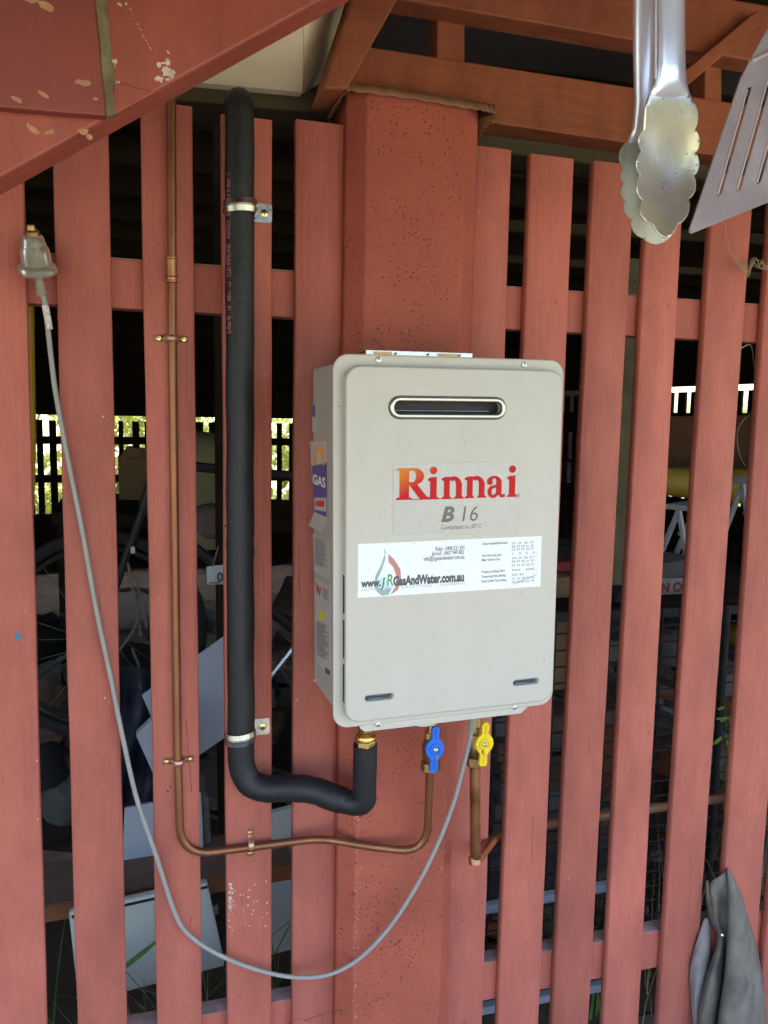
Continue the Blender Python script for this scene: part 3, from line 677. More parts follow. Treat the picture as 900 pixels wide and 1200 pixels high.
for i, (s_, y_) in enumerate((('Date Installed/Serviced', 638.5), ('Tank Warranty (yrs)', 652.5), ('Major Service Due', 657.5), ('Pressure Limiting Valve', 671.5), ('Tempering Valve Setting', 677), ('Rated Outlet Temp Setting', 682.5))):
    stext(s_, 564 if i else 565, y_, 2.9, m_ink, (29, 23, 21, 27, 28, 29)[i], bold=.00008)
yr = iter(range(11, 90))
rows_ = [(637, '24  25  26  27'), (641, '28 29 30 31 32'), (644.5, '33 34 35 36 37'), (649.5, '1   3   5   7'), (654.5, '24 25 26 27'), (658.5, '28 29 30 31 32'), (663, '33 34 35 36 37'), (668.5, '500   600'), (674, '50 45'), (678.5, '12 16 20 24 26'), (682.5, '50 55 60 65 70')]
for y_, s_ in rows_: stext(s_, 599, y_ + .8, 2.6, m_ink, 26 if len(s_) > 6 else 14)
l0, l1 = hl(602, 684.5, FT), hl(629, 672.5, FT)
MB().tube([(l0[0], sz - .0002, l0[1]), (l0[0] * .45 + l1[0] * .55, sz - .0002, l0[1] * .42 + l1[1] * .58), (l1[0], sz - .0002, l1[1])], .00025, 5).build('pen_stroke', m_ink, stk)

mb = MB()
for _ in range(60):
    u, v = rb.uniform(-.15, .155), rb.uniform(-.235, .23); r_ = rb.uniform(.0003, .0009)
    mb.prism([(u + r_ * rb.uniform(.5, 1.2) * math.cos(t_), v + r_ * rb.uniform(.5, 1.3) * math.sin(t_)) for t_ in [i * math.pi / 3 for i in range(6)]], FT + .0003, FT + .0011)
mb.build('dirt_speck', mat('brown_dirt_speck', (.20, .17, .13), .9), heater, kind='stuff')
# stickers on the left side of the case
SX = -.165
def sl_(px, py):
    """pixel -> (y, v) local on the left side of the case"""
    wx = HX + SX * math.cos(HR); d = ray(px, py); k = wx / d[0]; y = CAMY + d[2] * k; z = CAMZ - d[1] * k
    return (y - HY, (z - HZ) - SX * math.sin(HR))
def side_quad(name, pts, m, e, parent=heater, th=.0005):
    P_ = [sl_(*p) for p in pts]; vs = [(SX - e, a, b) for a, b in P_] + [(SX - e + th, a, b) for a, b in P_]; n = len(P_)
    fs = [tuple(range(n)), tuple(range(2 * n - 1, n - 1, -1))] + [((i + 1) % n, i, i + n, (i + 1) % n + n) for i in range(n)]
    return MB().add(vs, fs).build(name, m, parent)
def side_text(body, px, py, hpx, m, parent, e, W=None, **kw):
    y0, v0 = sl_(px, py); h = sl_(px, py - hpx)[1] - v0; me = text_mesh(body, h / .72, **kw)
    if W:
        y1 = sl_(px + W, py)[0]; xs = [p.co.x for p in me.vertices]; k = (y0 - y1) / (max(xs) - min(xs))
    else: k = 1
    for p in me.vertices: x, y_ = p.co.x, p.co.y; p.co = (SX - e, y0 - x * k, v0 + y_)
    me.materials.clear(); me.materials.append(m); o = bpy.data.objects.new('lettering', me); COL.objects.link(o); o.parent = parent; return o
gs = side_quad('gas_sticker', [(365, 517), (385.5, 518), (385, 588), (384, 612), (378, 624), (362.5, 616), (370, 598), (367, 560)], m_silverl, .0011)
side_quad('purple_panel', [(367, 546), (385, 542), (385, 580), (384, 606), (370, 600), (368, 570)], m_purple, .0013, gs)
side_quad('orange_flame', [(370, 545), (370.5, 528), (374, 521), (379, 521), (382.5, 529), (382, 545), (379.5, 545), (379, 532), (376, 527), (373, 532), (372.5, 545)], m_orange, .0016, gs)
side_quad('panel', [(370, 583), (384, 583), (383.5, 600), (370.5, 597)], m_silverl, .0017, gs)
side_quad('red_mark', [(372, 587), (382, 587), (381.5, 594), (372, 593)], m_redp, .0022, gs)
side_text('GAS', 368.5, 566, 11, m_white, gs, .0020, 15, bold=.0006)
ss = side_quad('small_blue_sticker', [(368, 474), (372, 473), (372.5, 507), (368, 506)], m_silverl, .0009)
side_quad('blue_mark', [(368.2, 475), (371.8, 474), (371.8, 489), (368.2, 488)], m_purple, .0012, ss)
dp = side_quad('data_label', [(367.5, 625), (385.5, 634), (386, 679), (368, 669)], m_silverl, .0009)
wl = side_quad('warning_label', [(368.5, 675), (387, 686), (387.5, 795), (369.5, 775)], m_silverl, .0009)
side_text('W', 369.8, 694, 12, m_redp, wl, .0013, 7, bold=.0006)
side_quad('warning_triangle', [(376.5, 712), (380.5, 728), (373, 725)], m_yellow, .0013, wl)
def greek(parent, x0, x1, ya, yb, n, e, sk=.5):
    mb = MB()
    for i in range(n):
        y = ya + (yb - ya) * i / n; w = (x1 - x0) * rb.uniform(.55, 1)
        P_ = [sl_(x0, y), sl_(x0 + w, y + w * sk), sl_(x0 + w, y + w * sk + .9), sl_(x0, y + .9)]
        mb.add([(SX - e, a, b) for a, b in P_], [(0, 1, 2, 3)])
    mb.build('fine_print', m_ink, parent, kind='stuff')
greek(dp, 369.5, 384, 629, 662, 13, .0013); greek(wl, 378.5, 386, 689, 702, 6, .0013); greek(wl, 370.5, 386, 728, 768, 17, .0013)
side_quad('framed_box', [(380, 782), (386, 786), (386, 792), (380, 788)], m_ink, .0012, wl)
MB().lathe([(0, .003), (.002, .003), (.003, .0015)], (SX, .158, sl_(366, 795)[1]), (-1, 0, 0), 10).build('side_screw', m_steel, heater)

# ------------------------------------------------------------------ pipes
yF = -.028
# foam lagged pipe
fp = empty('lagged_pipe', at(283, 500, yF), 'thick black foam insulated pipe running down and curving under the heater', 'insulated pipe')
def P3(px, py, y): return at(px, py, y)
path = [Vector((at(280, 120, .06).x, .10, at(280, 118, 0).z + .0)), at(280, 121, .02), at(281, 124, yF), at(281.5, 200, yF), at(281.5, 420, yF), at(281, 640, yF), at(281.5, 840, yF)]
path = fillet([path[0], at(280.5, 117, yF - .002), at(281, 240, yF), at(281.5, 640, yF), at(283, 926, yF), at(362, 923, -.062), at(400, 938, -.085), at(427, 944, -.105), at(428, 872, -.118)], [.022, .02, .02, .062, .04, .035, .028], 9)
pts = []
for i in range(len(path) - 1):
    L0 = (path[i + 1] - path[i]).length; n = max(1, int(L0 / .02))
    for k in range(n): pts.append(path[i].lerp(path[i + 1], k / n))
pts.append(path[-1])
rr = [.0215 * (1 + .012 * math.sin(i * .8) + rb.uniform(-.005, .005)) for i in range(len(pts))]
nr = len(rr)
for i in range(6, len(pts) - 3): pts[i] = pts[i] + Vector((.0005 * math.sin(i * .9), 0, .0004 * math.sin(i * 1.7)))
for i in range(nr):
    if pts[i].x > at(405, 900, -.1).x: rr[i] *= .90
rr[-1] *= .97
lag = wp(MB().tube(pts, .021, 28, rr=rr), 'foam_lagging', m_foam, fp, smooth=True, angle=60)
# printing along the pipe
me = text_mesh('E-flex ®   16   6004703   CLD PIPELINE   AS/NZS   SIZE 19 x 9 mm ID', .0125, bold=.0002)
xs = [v.co.x for v in me.vertices]; z0 = at(272, 392, yF).z; z1 = at(272, 205, yF).z; k = (z1 - z0) / max(xs)
cx0 = at(281.3, 300, yF).x
for v in me.vertices:
    g_ = R(215) + (-v.co.y) / .0221 * 1.0; x, z = v.co.x * k, 0
    ang = R(-136) - (v.co.y) / .0221
    v.co = (cx0 + .0224 * math.cos(ang), yF + .0224 * math.sin(ang), z0 + x)
for v in me.vertices: pass
me.materials.clear(); me.materials.append(m_pinkink); o = bpy.data.objects.new('lettering', me); COL.objects.link(o); o.parent = fp; o.matrix_parent_inverse = Matrix.Translation(fp.location).inverted()
# brass nut under the heater
nut = empty('brass_union', at(428, 866, -.118), 'bright brass hexagonal union between the heater and the black pipe', 'pipe fitting')
def hexnut(mb, o, ax, r, h):
    mb.lathe([(0, r * .93), (h * .12, r), (h * .88, r), (h, r * .93)], o, ax, 6); return mb
zN = at(428, 877, -.118).z; xN = at(428, 877, -.118).x
wp(hexnut(MB(), (xN, -.118, zN - .002), (0, 0, 1), .0165, .016), 'nut', m_brass, nut, bevel=.001)
wp(MB().lathe([(0, .0165), (.003, .0172), (.006, .0165)], (xN, -.118, zN + .015), (0, 0, 1), 24), 'washer', m_brass, nut, smooth=True)
wp(MB().lathe([(0, .0125), (.006, .0135), (.008, .0115), (.014, .0135), (.016, .012), (.04, .012)], (xN, -.118, zN + .021), (0, 0, 1), 20), 'thread', m_brass, nut, smooth=True)
# saddle clips round the foam
def foam_clip(py, label, group):
    c0 = at(281.5, py, yF); e = empty('pipe_saddle', c0, label, 'pipe clip', group)
    mb = MB(); n = 26; w = .019; R0 = .0232; vs = []; fs = []
    prof = [(-w / 2, 0), (-w / 2, .0012), (-w * .1, .0026), (0, .0006), (w * .1, .0026), (w / 2, .0012), (w / 2, 0)]
    for i in range(n + 1):
        a = R(170 + 200 * i / n)
        for (zz, dr) in prof: vs.append((c0.x + (R0 + dr) * math.cos(a), c0.y + (R0 + dr) * math.sin(a), c0.z + zz + .002 * math.cos(a)))
    m_ = len(prof)
    for i in range(n):
        for k in range(m_): k2 = (k + 1) % m_; fs.append((i * m_ + k, (i + 1) * m_ + k, (i + 1) * m_ + k2, i * m_ + k2))
    wp(mb.add(vs, fs), 'band', m_galv, e, smooth=True, angle=40)
    x0 = c0.x + R0; z = c0.z + .001
    wp(MB().box((x0 - .001, -.026, z - .013), (x0 + .0012, -.0022, z + .013)), 'ear_web', m_galv, e)
    pt = rrect(x0, z - .014, x0 + .029, z + .014, .004); 
    wp(MB().prism(pt, .0003, .0024), 'ear', m_galv, e)
    t = MB(); t.lathe([(0, .006), (.0014, .0056), (.0026, .003)], (x0 + .017, -.0024, z), (0, -1, 0), 16); s_ = wp(t, 'screw', m_brass, e, smooth=True)
    t = MB(); t.box((x0 + .0135, -.0054, z - .0007), (x0 + .0205, -.0048, z + .0007)); t.box((x0 + .0163, -.0055, z - .0035), (x0 + .0177, -.00485, z + .0035))
    k_ = t.build('cross_slot', m_screwd); k_.parent = s_; return e
foam_clip(243, 'shiny galvanised saddle clip near the top of the black pipe', 'galvanised clips on the black pipe')
foam_clip(862, 'galvanised saddle clip above the bend of the black pipe', 'galvanised clips on the black pipe')

# slim copper pipe
cp = empty('copper_pipe', at(205, 500, -.01), 'slim copper water pipe running down the third slat and across to the blue valve', 'pipe')
path = fillet([at(201, 92, -.010), at(202, 400, -.009), at(208, 880, -.009), at(212, 1003, -.009), at(300, 992, -.009), at(377, 982, -.03), at(425, 991, -.058), at(500, 1000, -.075), at(504, 895, -.095)], [.06, .02, .052, .03, .04, .05, .055], 8)
wp(MB().tube(path, .0066, 18), 'tube', m_copper, cp, smooth=True, angle=60)
zc = at(201, 332, -.009).z; xc = at(201, 317, -.009).x
wp(MB().lathe([(0, .0068), (.001, .0095), (.003, .0095), (.004, .0080), (.008, .0082), (.009, .0095), (.010, .0080), (.034, .0080), (.035, .0095), (.037, .0095), (.038, .0068)], (xc, -.0098, zc), (0, 0, 1), 22), 'coupling', m_copper2, cp, smooth=True)
def cclip(px, py, vert, label):
    c0 = at(px, py, -.009); e = empty('copper_saddle', c0, label, 'pipe clip', 'small copper saddle clips on the slim copper pipe')
    def fr(u, y, v): return (c0.x + u, y, c0.z + v) if not vert else (c0.x - v, y, c0.z + u)
    mb = MB(); n = 14; vs = []; fs = []; w = .0095; r0 = .0078
    pr = [(-.024, -.0022), (-.0105, -.0022)] + [(-r0 * math.cos(R(180 * i / n)) , -.009 - r0 * math.sin(R(180 * i / n))) for i in range(n + 1)] + [(.0105, -.0022), (.024, -.0022)]
    for (u, y) in pr:
        for v in (-w / 2, w / 2): vs.append(fr(u, y, v))
    for i in range(len(pr) - 1): fs.append((2 * i, 2 * i + 2, 2 * i + 3, 2 * i + 1))
    o = wp(mb.add(vs, fs), 'strap', m_coppc, e, smooth=True, angle=50); so_ = o.modifiers.new('solid', 'SOLIDIFY'); so_.thickness = .0012; so_.offset = 1
    for s_ in (-.0185, .0185):
        p = fr(s_, -.003, 0); wp(MB().lathe([(0, .0046), (.001, .0046), (.0024, .0034), (.0028, .001)], p, (0, -1, 0), 14), 'screw', m_brass, e, smooth=True)
        p2 = fr(s_, -.0061, 0)
        wp(MB().box((p2[0] - .0026, p2[1], p2[2] - .0005), (p2[0] + .0026, p2[1] + .0008, p2[2] + .0005)), 'cross_slot', m_screwd, e)
m_coppc = mat('pinkish_copper_clip', (.62, .36, .26), .45, .8, var=.15, scale=60)
cclip(201, 396.5, False, 'small copper clip below the soldered coupling on the third slat')
cclip(209.5, 893, False, 'small copper clip just above the lower bend of the slim pipe')
cclip(294, 990, True, 'small upright copper clip on the horizontal run of the slim pipe')
# gas pipe
gp = empty('gas_pipe', at(557, 950, -.09), 'thicker copper gas pipe dropping from the yellow valve and turning behind the slats', 'pipe')
path = fillet([at(556, 880, -.10), at(557, 1008, -.085), at(573, 1003, .045), at(573, 1003, .045) + Vector((.03, .02, .022)), at(592, 973, .075)], [.022, .012, .01], 6)
path = fillet([at(556.5, 880, -.10), at(557, 1003, -.082)], .01) 
e0 = at(557, 1010, -.082)
path = fillet([at(556.5, 880, -.10), e0, at(580, 980, .03), at(612, 970.5, .075)], [.024, .03], 9)
wp(MB().tube([at(611, 970.6, .0747), at(700, 957, .078), at(900, 927, .08), at(1050, 905, .08)], .0096, 16), 'dusty_tube', m_coppd, gp, smooth=True, angle=60)
wp(MB().tube(path, .0093, 20), 'tube', [m_copper2][0], gp, smooth=True, angle=60)
wp(MB().lathe([(0, .0108), (.012, .0108), (.014, .0098)], e0 + Vector((0, 0, -.004)), (0, 0.35, 1), 20), 'elbow_collar', m_copper2, gp, smooth=True)
# dusty stretch is the same pipe behind the slats
# valves
def valve(px, py, y, label, hm, tw, hh, body_px, name, ang):
    """py row of the handle's pivot"""
    c0 = at(px, py, y); e = empty(name, c0, label, 'valve')
    b = at(body_px, py, y + .03); bx, by, bz = b
    top = .052; bot = -.035
    wp(MB().lathe([(0, .0085), (top, .0085)], (bx, by, bz + .012), (0, 0, 1), 18), 'neck', m_brass, e, smooth=True)
    wp(hexnut(MB(), (bx, by, bz + .018), (0, 0, 1), .0135, .012), 'upper_nut', m_brass if tw else m_dbrass, e, bevel=.001)
    wp(MB().lathe([(-.022, .011), (-.012, .0145), (.006, .0145), (.016, .011)], (bx, by, bz), (0, 0, 1), 20), 'ball_body', m_dbrass, e, smooth=True)
    wp(hexnut(MB(), (bx, by, bz - .038), (0, 0, 1), .0165, .016), 'lower_nut', m_dbrass, e, bevel=.001)
    wp(MB().lathe([(0, .0062), (abs(y + .03 - y) + .004, .0062)], (bx, by, bz), (c0.x - bx, -.03, 0), 12), 'stem', m_dbrass, e, smooth=True)
    # butterfly handle
    L = hh; w = .0125; out = []
    for (u, v) in ((.0035, L * .95), (.0062, L * .80), (.0052, L * .45), (.0085, L * .36), (.0125, L * .22), (.0145, 0), (.0125, -L * .22), (.0085, -L * .36), (.0055, -L * .5), (.0064, -L * .85), (.005, -L)): out.append((u, v))
    out = [(u * 1.12, v) for u, v in out]; out = out + [(-u, v) for u, v in reversed(out)]
    out = out[::-1]
    ca, sa = math.cos(ang), math.sin(ang)
    pts_ = [(c0.x + u * ca - v * sa, c0.z + u * sa + v * ca) for u, v in out]
    h = wp(MB().prism(pts_, -(c0.y + .003), -(c0.y - .004)), 'handle', hm, e, bevel=.0012)
    # raised ring and ribs
    for nm, m_, pr in (('hub', hm, [(0, .0095), (.0022, .0092), (.0024, .0070), (.0006, .0066), (.0004, .004), (0, .003)]), ('pivot_screw', m_steel, [(0, .0038), (.003, .0036), (.0042, .002)])):
        k_ = MB().lathe(pr, (c0.x, c0.y - .004, c0.z), (0, -1, 0), 20).build(nm, m_, smooth=True); k_.parent = h
    for s_ in (1, -1):
        a0 = (c0.x - s_ * L * .42 * sa, c0.y - .0046, c0.z + s_ * L * .42 * ca); a1 = (c0.x - s_ * L * .86 * sa, c0.y - .0046, c0.z + s_ * L * .86 * ca)
        k_ = MB().tube([a0, a1], .0011, 6).build('rib', hm); k_.parent = h
    return e
valve(509, 877, -.132, 'ball valve with blue butterfly handle below the middle of the heater', m_blue, 1, .039, 505, 'blue_valve', -.03)
valve(567, 871, -.137, 'ball valve with yellow butterfly handle at the gas inlet', m_yellow, 0, .038, 557, 'yellow_valve', -.04)

# power cord and plug
cord_px = [(48, 338, -.012), (53, 358, -.012), (60, 420, -.010), (66, 465, -.010), (80, 540, -.010), (97, 625, -.010), (113, 715, -.010), (130, 795, -.010), (143, 860, -.012), (160, 935, -.014), (182, 1000, -.012), (205, 1070, -.010), (222, 1096, -.010), (255, 1118, -.012), (300, 1136, -.016), (345, 1145, -.025), (385, 1142, -.045), (420, 1124, -.056), (452, 1092, -.066), (480, 1052, -.078), (508, 1000, -.090), (530, 945, -.105), (545, 890, -.125), (552, 858, -.140), (555, 838, -.15)]
pc = empty('power_cord', at(150, 900, -.012), 'grey power cord looping from its hanging plug to the heater underside', 'power cord')
cpts = spline([at(*p) for p in cord_px], 7)
wp(MB().tube(cpts, .0037, 12), 'flex', m_cord, pc, smooth=True, angle=60)
wp(MB().tube([at(552.5, 856, -.141), at(555, 838, -.15)], .0068, 14), 'cable_gland', m_plug, pc, smooth=True)
ta = [at(53.2, 360, -.012), at(57.5, 384, -.0112)]; wp(MB().tube(spline([at(53, 358, -.012), at(55.5, 371, -.0116), at(58, 386, -.011)], 4), .0048, 12), 'tape_wrap', mat('speckled_white_tape', (.62, .60, .56), .7, var=.3, scale=350), pc, smooth=True)
pa = at(49, 346, -.012); pb = at(38, 276, -.05); ax = (pb - pa); L0 = ax.length
pg = [(.0, .0058), (.004, .0072), (.010, .0060), (.012, .0068), (.014, .0058), (.016, .0066), (.018, .0056), (.020, .0064), (.022, .0056), (.024, .0066), (.028, .0072), (.031, .014), (.033, .0160)]
wp(MB().lathe(pg, pa, ax, 22), 'strain_relief', m_plug, pc, smooth=True)
wp(MB().lathe([(.030, .012), (.032, .0245), (.034, .0262), (.040, .0262), (.044, .0235), (.046, .0205), (.062, .0195), (.068, .018), (.070, .0165), (.074, .0155), (.082, .0140), (.085, .0110)], pa, ax, 28), 'plug_body', m_clear, pc, smooth=True)
wp(MB().lathe([(.040, .014), (.084, .0095), (.090, .0095), (.092, .0065), (.098, .005)], pa, ax, 16), 'plug_core', m_dbrass, pc, smooth=True)

# ------------------------------------------------------------------ barbecue tongs and slotted turner in the foreground
def scallop(pts, n=6, k=.42):
    """closed outline whose segments flagged bulge outwards: pts = (x, y, bulge)"""
    out = []; N_ = len(pts)
    for i in range(N_):
        x0, y0, b = pts[i]; x1, y1, _ = pts[(i + 1) % N_]
        if not b: out.append((x0, y0)); continue
        dx, dy = x1 - x0, y1 - y0; nx, ny = dy, -dx
        for j in range(n):
            t = j / n; out.append((x0 + dx * t + nx * b * k * math.sin(math.pi * t) ** .7, y0 + dy * t + ny * b * k * math.sin(math.pi * t) ** .7))
    return out
def to_px(p): return (600 + p[0] / 3, p[1] / 3)
yT = -.80
def sheet_from_px(outline, yfun, th, name, m, parent, step=None):
    """px outline -> triangulated sheet, dished by yfun(px,py)"""
    import bmesh
    bm = bmesh.new(); vs = [bm.verts.new((x, y, 0)) for x, y in outline]; f = bm.faces.new(vs)
    bmesh.ops.triangulate(bm, faces=[f])
    xs = [v.co.x for v in bm.verts]; ys = [v.co.y for v in bm.verts]
    st_ = step or 5.0; g0 = min(ys) + st_
    while g0 < max(ys):
        bmesh.ops.bisect_plane(bm, geom=bm.verts[:] + bm.edges[:] + bm.faces[:], plane_co=(0, g0, 0), plane_no=(0, 1, 0)); g0 += st_
    g0 = min(xs) + st_
    while g0 < max(xs):
        bmesh.ops.bisect_plane(bm, geom=bm.verts[:] + bm.edges[:] + bm.faces[:], plane_co=(g0, 0, 0), plane_no=(1, 0, 0)); g0 += st_
    bmesh.ops.triangulate(bm, faces=bm.faces[:])
    for v in bm.verts: v.co = at(v.co.x, v.co.y, yfun(v.co.x, v.co.y))
    bmesh.ops.recalc_face_normals(bm, faces=bm.faces[:])
    me = bpy.data.meshes.new(name); bm.to_mesh(me); bm.free(); me.materials.append(m); me.shade_smooth()
    o = bpy.data.objects.new(name, me); COL.objects.link(o); o.parent = parent; o.matrix_parent_inverse = Matrix.Translation(parent.location).inverted()
    s_ = o.modifiers.new('solid', 'SOLIDIFY'); s_.thickness = th; s_.offset = 0
    return o
tg = empty('tongs', at(780, -150, yT), 'stainless steel barbecue tongs with scalloped heads hanging at top right', 'tongs')
# near arm
def arm(name, rows, yb, depth, m):
    """channel section arm: rows of (py, xl, xr)"""
    mb = MB(); vs = []; fs = []; nseg = 12
    for (py, xl, xr, dd) in rows:
        for k in range(nseg + 1):
            t = k / nseg; x = xl + (xr - xl) * t; e = abs(2 * t - 1); prof = (1 - e ** 5) * dd if dd > 0 else dd
            vs.append(at(x, py, yb(py) - prof))
    n = nseg + 1
    for i in range(len(rows) - 1):
        for k in range(nseg): fs.append((i * n + k, (i + 1) * n + k, (i + 1) * n + k + 1, i * n + k + 1))
    o = wp(mb.add(vs, fs), name, m, tg, smooth=True, angle=80); s_ = o.modifiers.new('solid', 'SOLIDIFY'); s_.thickness = .0009; s_.offset = 1; return o
near_y = lambda py: yT - .012 + .00006 * (150 - py)
far_y = lambda py: yT + .022 - .00010 * (150 - py) * .3
arm('handle', [(-330, 776, 792, .004), (-200, 772, 797, .006), (-60, 767.5, 800.5, .006), (0, 767.5, 801, .006), (40, 768.5, 801.5, .006), (75, 768.8, 802, .006), (92, 767, 803, .0045), (101, 764.5, 804.7, .0028), (108, 762, 806.5, .0012), (114, 760, 808.5, -.0012), (120, 759, 809.5, -.0045)], near_y, 1, m_tong)
arm('handle', [(-330, 770, 790, .004), (-200, 758, 783, .006), (0, 743, 767, .005), (60, 743, 767, .005), (120, 744.5, 766, .004), (150, 742, 767, .003), (168, 735, 768, .0015)], far_y, 1, m_tong)
mb = MB(); wp(MB().tube([at(768.5, -20, yT - .012), at(768, 92, yT - .012)], .0009, 6), 'channel_edge', m_tong, tg)
# heads
nh = [(503, 285, 0), (484, 325, 0), (466, 380, 0), (461, 455, -1), (455, 530, -1), (449, 614, -1), (457, 703, -1.3), (494, 790, -2.6), (584, 788, -1.0), (620, 700, -1), (639, 618, -1), (646, 537, -1), (643, 455, -1), (638, 360, 0), (620, 320, 0), (611, 285, 0)]
nh[12] = (643, 455, -.7)
ol = [to_px(p) for p in scallop(nh, 8, .2)]
cxn, cyn = 783, 200
def dish(cx_, cy_, rx, ry, yb, d): return lambda x, y: yb(y) + d * max(0, 1 - ((x - cx_) / rx) ** 2 - ((y - cy_) / ry) ** 2) ** 1.7
sheet_from_px(ol, dish(783, 208, 62, 104, lambda y: near_y(y), .016), .0011, 'scalloped_head', m_tongh, tg, 4)
fh = [(420, 470, 0), (402, 500, 1), (392, 592, 1), (392, 646, 1), (398, 706, 1), (420, 772, 1), (462, 838, 1), (540, 845, 1), (560, 770, 0), (560, 470, 0)]
fh = [(x, y, -b) for x, y, b in fh]
ol = [to_px(p) for p in scallop(fh, 8, .22)]
sheet_from_px(ol, dish(765, 215, 40, 85, lambda y: far_y(y), -.009), .0011, 'scalloped_head', m_tongf, tg, 4)
# rolled bright rim on the near head
# turner
yU = -.86
tn = empty('slotted_turner', at(900, -150, yU), 'dull steel slotted spatula blade hanging beside the tongs', 'spatula')
C0 = (640, 818)                                  # crop px of the lower left corner of the blade
ux, uy = .926, -.378                            # along the bottom edge
def bl(a, b): return to_px((C0[0] + ux * a + .272 * b, C0[1] + uy * a - .962 * b))
W_ = 560
outline = [bl(-22, 22), bl(-18, 8), bl(-8, 0), bl(W_ + 8, 0), bl(W_ + 18, 8), bl(W_ + 22, 22), bl(W_ - 28, 560), bl(W_ - 60, 700), bl(W_ - 150, 850), bl(170, 850), bl(60, 700), bl(14, 560)]
slots = []
for i in range(6):
    a0 = 62 + i * 77; top = (500, 590, 620, 620, 590, 500)[i]; bot = (118, 105, 102, 102, 105, 118)[i]
    lean = (250 - (a0 - 0)) * 0
    c_ = []
    for k in range(9): g_ = math.pi * k / 8; c_.append(bl(a0 + 10.5 * math.cos(g_) + (top - bot) * .0, top + 8 * math.sin(g_)))
    for k in range(9): g_ = math.pi + math.pi * k / 8; c_.append(bl(a0 + 10.5 * math.cos(g_), bot + 8 * math.sin(g_)))
    slots.append(c_)
yU_f = lambda x, y: yU - .00018 * (y - 120) + .00008 * (x - 860)
def plate(name, loops, yf, th, m, parent):
    cu = bpy.data.curves.new(name, 'CURVE'); cu.dimensions = '2D'; cu.fill_mode = 'BOTH'
    for lp in loops:
        sp = cu.splines.new('POLY'); sp.points.add(len(lp) - 1); sp.use_cyclic_u = True
        for i, (u, v) in enumerate(lp): sp.points[i].co = (u, v, 0, 1)
    cu.extrude = .5
    t = bpy.data.objects.new('t', cu); COL.objects.link(t)
    me = bpy.data.meshes.new_from_object(t.evaluated_get(bpy.context.evaluated_depsgraph_get())); bpy.data.objects.remove(t)
    for v in me.vertices:
        p = at(v.co.x, v.co.y, yf(v.co.x, v.co.y)); d = th * (1 if v.co.z < 0 else 0); v.co = p + Vector((0, d, 0))
    me.materials.clear(); me.materials.append(m)
    o = bpy.data.objects.new(name, me); COL.objects.link(o); o.parent = parent; o.matrix_parent_inverse = Matrix.Translation(parent.location).inverted(); return o
plate('blade', [outline] + slots, yU_f, .0012, m_spat, tn)
# bright worn slot edges, a fold line across the neck, the handle
for c_ in slots:
    P_ = [at(x, y, yU_f(x, y) - .0002) for x, y in (c_[9], c_[12], c_[17], c_[0])]
    p0 = c_[8]; p1 = c_[9]
    wp(MB().tube([at(p0[0] + .4, p0[1], yU_f(*p0) + .0004), at(p1[0] + .4, p1[1], yU_f(*p1) + .0002)], .0009, 6), 'worn_slot_edge', m_edge, tn)
f0, f1 = bl(10, 640), bl(560, 640)
wp(MB().tube([at(*bl(34, 612), yU_f(*f0) - .0002), at(*bl(W_ - 40, 668), yU_f(*f1) - .0002)], .0016, 8), 'fold', m_spat, tn)
hp0, hp1 = bl(W_ / 2, 830), bl(W_ / 2 + 60, 1900)
wp(MB().hexa([at(hp0[0] - 12, hp0[1], yU), at(hp0[0] + 12, hp0[1], yU), at(hp1[0] + 9, hp1[1], yU), at(hp1[0] - 9, hp1[1], yU)], (0, .003, 0)), 'handle', m_spat, tn, bevel=.001)
# hook rail they hang from, above the frame
hk = empty('hook_rail', (.5, -.83, 2.2), 'red timber rail carrying the hanging barbecue tools', 'rail')
zt_ = at(780, -330, yT).z
wp(MB().box((.1, -.84, zt_ + .06), (1.1, -.80, zt_ + .13)), 'rail', m_beam, hk)
wp(MB().box((.15, -.835, zt_ + .13), (.19, -.805, 2.43)), 'hanger', m_beam, hk); wp(MB().box((1.0, -.835, zt_ + .13), (1.04, -.805, 2.43)), 'hanger', m_beam, hk)
for px in (780, ):
    p = at(px, -330, yT - .005); wp(MB().tube(spline([p + Vector((0, .03, .075)), p + Vector((0, -.018, .06)), p + Vector((0, -.02, .01)), p + Vector((0, .0, -.005)), p + Vector((0, .012, .01))], 5), .002, 8), 'hook', m_steel, hk, smooth=True)

# ------------------------------------------------------------------ rag on the lower right
rag = empty('hanging_rag', at(855, 1060, -.02), 'dirty grey rag hanging in a twist over the lower rail at right', 'rag')
def cloth(rows, name, m, n=4):
    """rows: list of (py, [(px, y), ...]) equal lengths"""
    K = len(rows[0][1]); cols = []
    grid = []
    for py, pts_ in rows:
        sp = spline([Vector((q_[0], q_[1], py + (q_[2] if len(q_) > 2 else 0))) for q_ in pts_], n); grid.append(sp)
    vs = []; full = []
    nc = len(grid[0])
    colsp = [spline([g_[i] for g_ in grid], n) for i in range(nc)]
    nr_ = len(colsp[0])
    for r_ in range(nr_):
        for i in range(nc):
            q_ = colsp[i][r_]; wr = .0009 * math.sin(q_.x * 1.1 + q_.z * .55) + .0018 * math.sin(q_.x * .45 + q_.z * .11) + .0012 * math.sin(q_.z * .21 - q_.x * .2) + .0008 * math.sin(q_.z * .33 + q_.x * .7)
            vs.append(at(q_.x, q_.z, q_.y + wr))
    fs = [(r_ * nc + i, (r_ + 1) * nc + i, (r_ + 1) * nc + i + 1, r_ * nc + i + 1) for r_ in range(nr_ - 1) for i in range(nc - 1)]
    o = wp(MB().add(vs, fs), name, m, rag, smooth=True, angle=180); s_ = o.modifiers.new('solid', 'SOLIDIFY'); s_.thickness = .0022; return o
Y = -.02
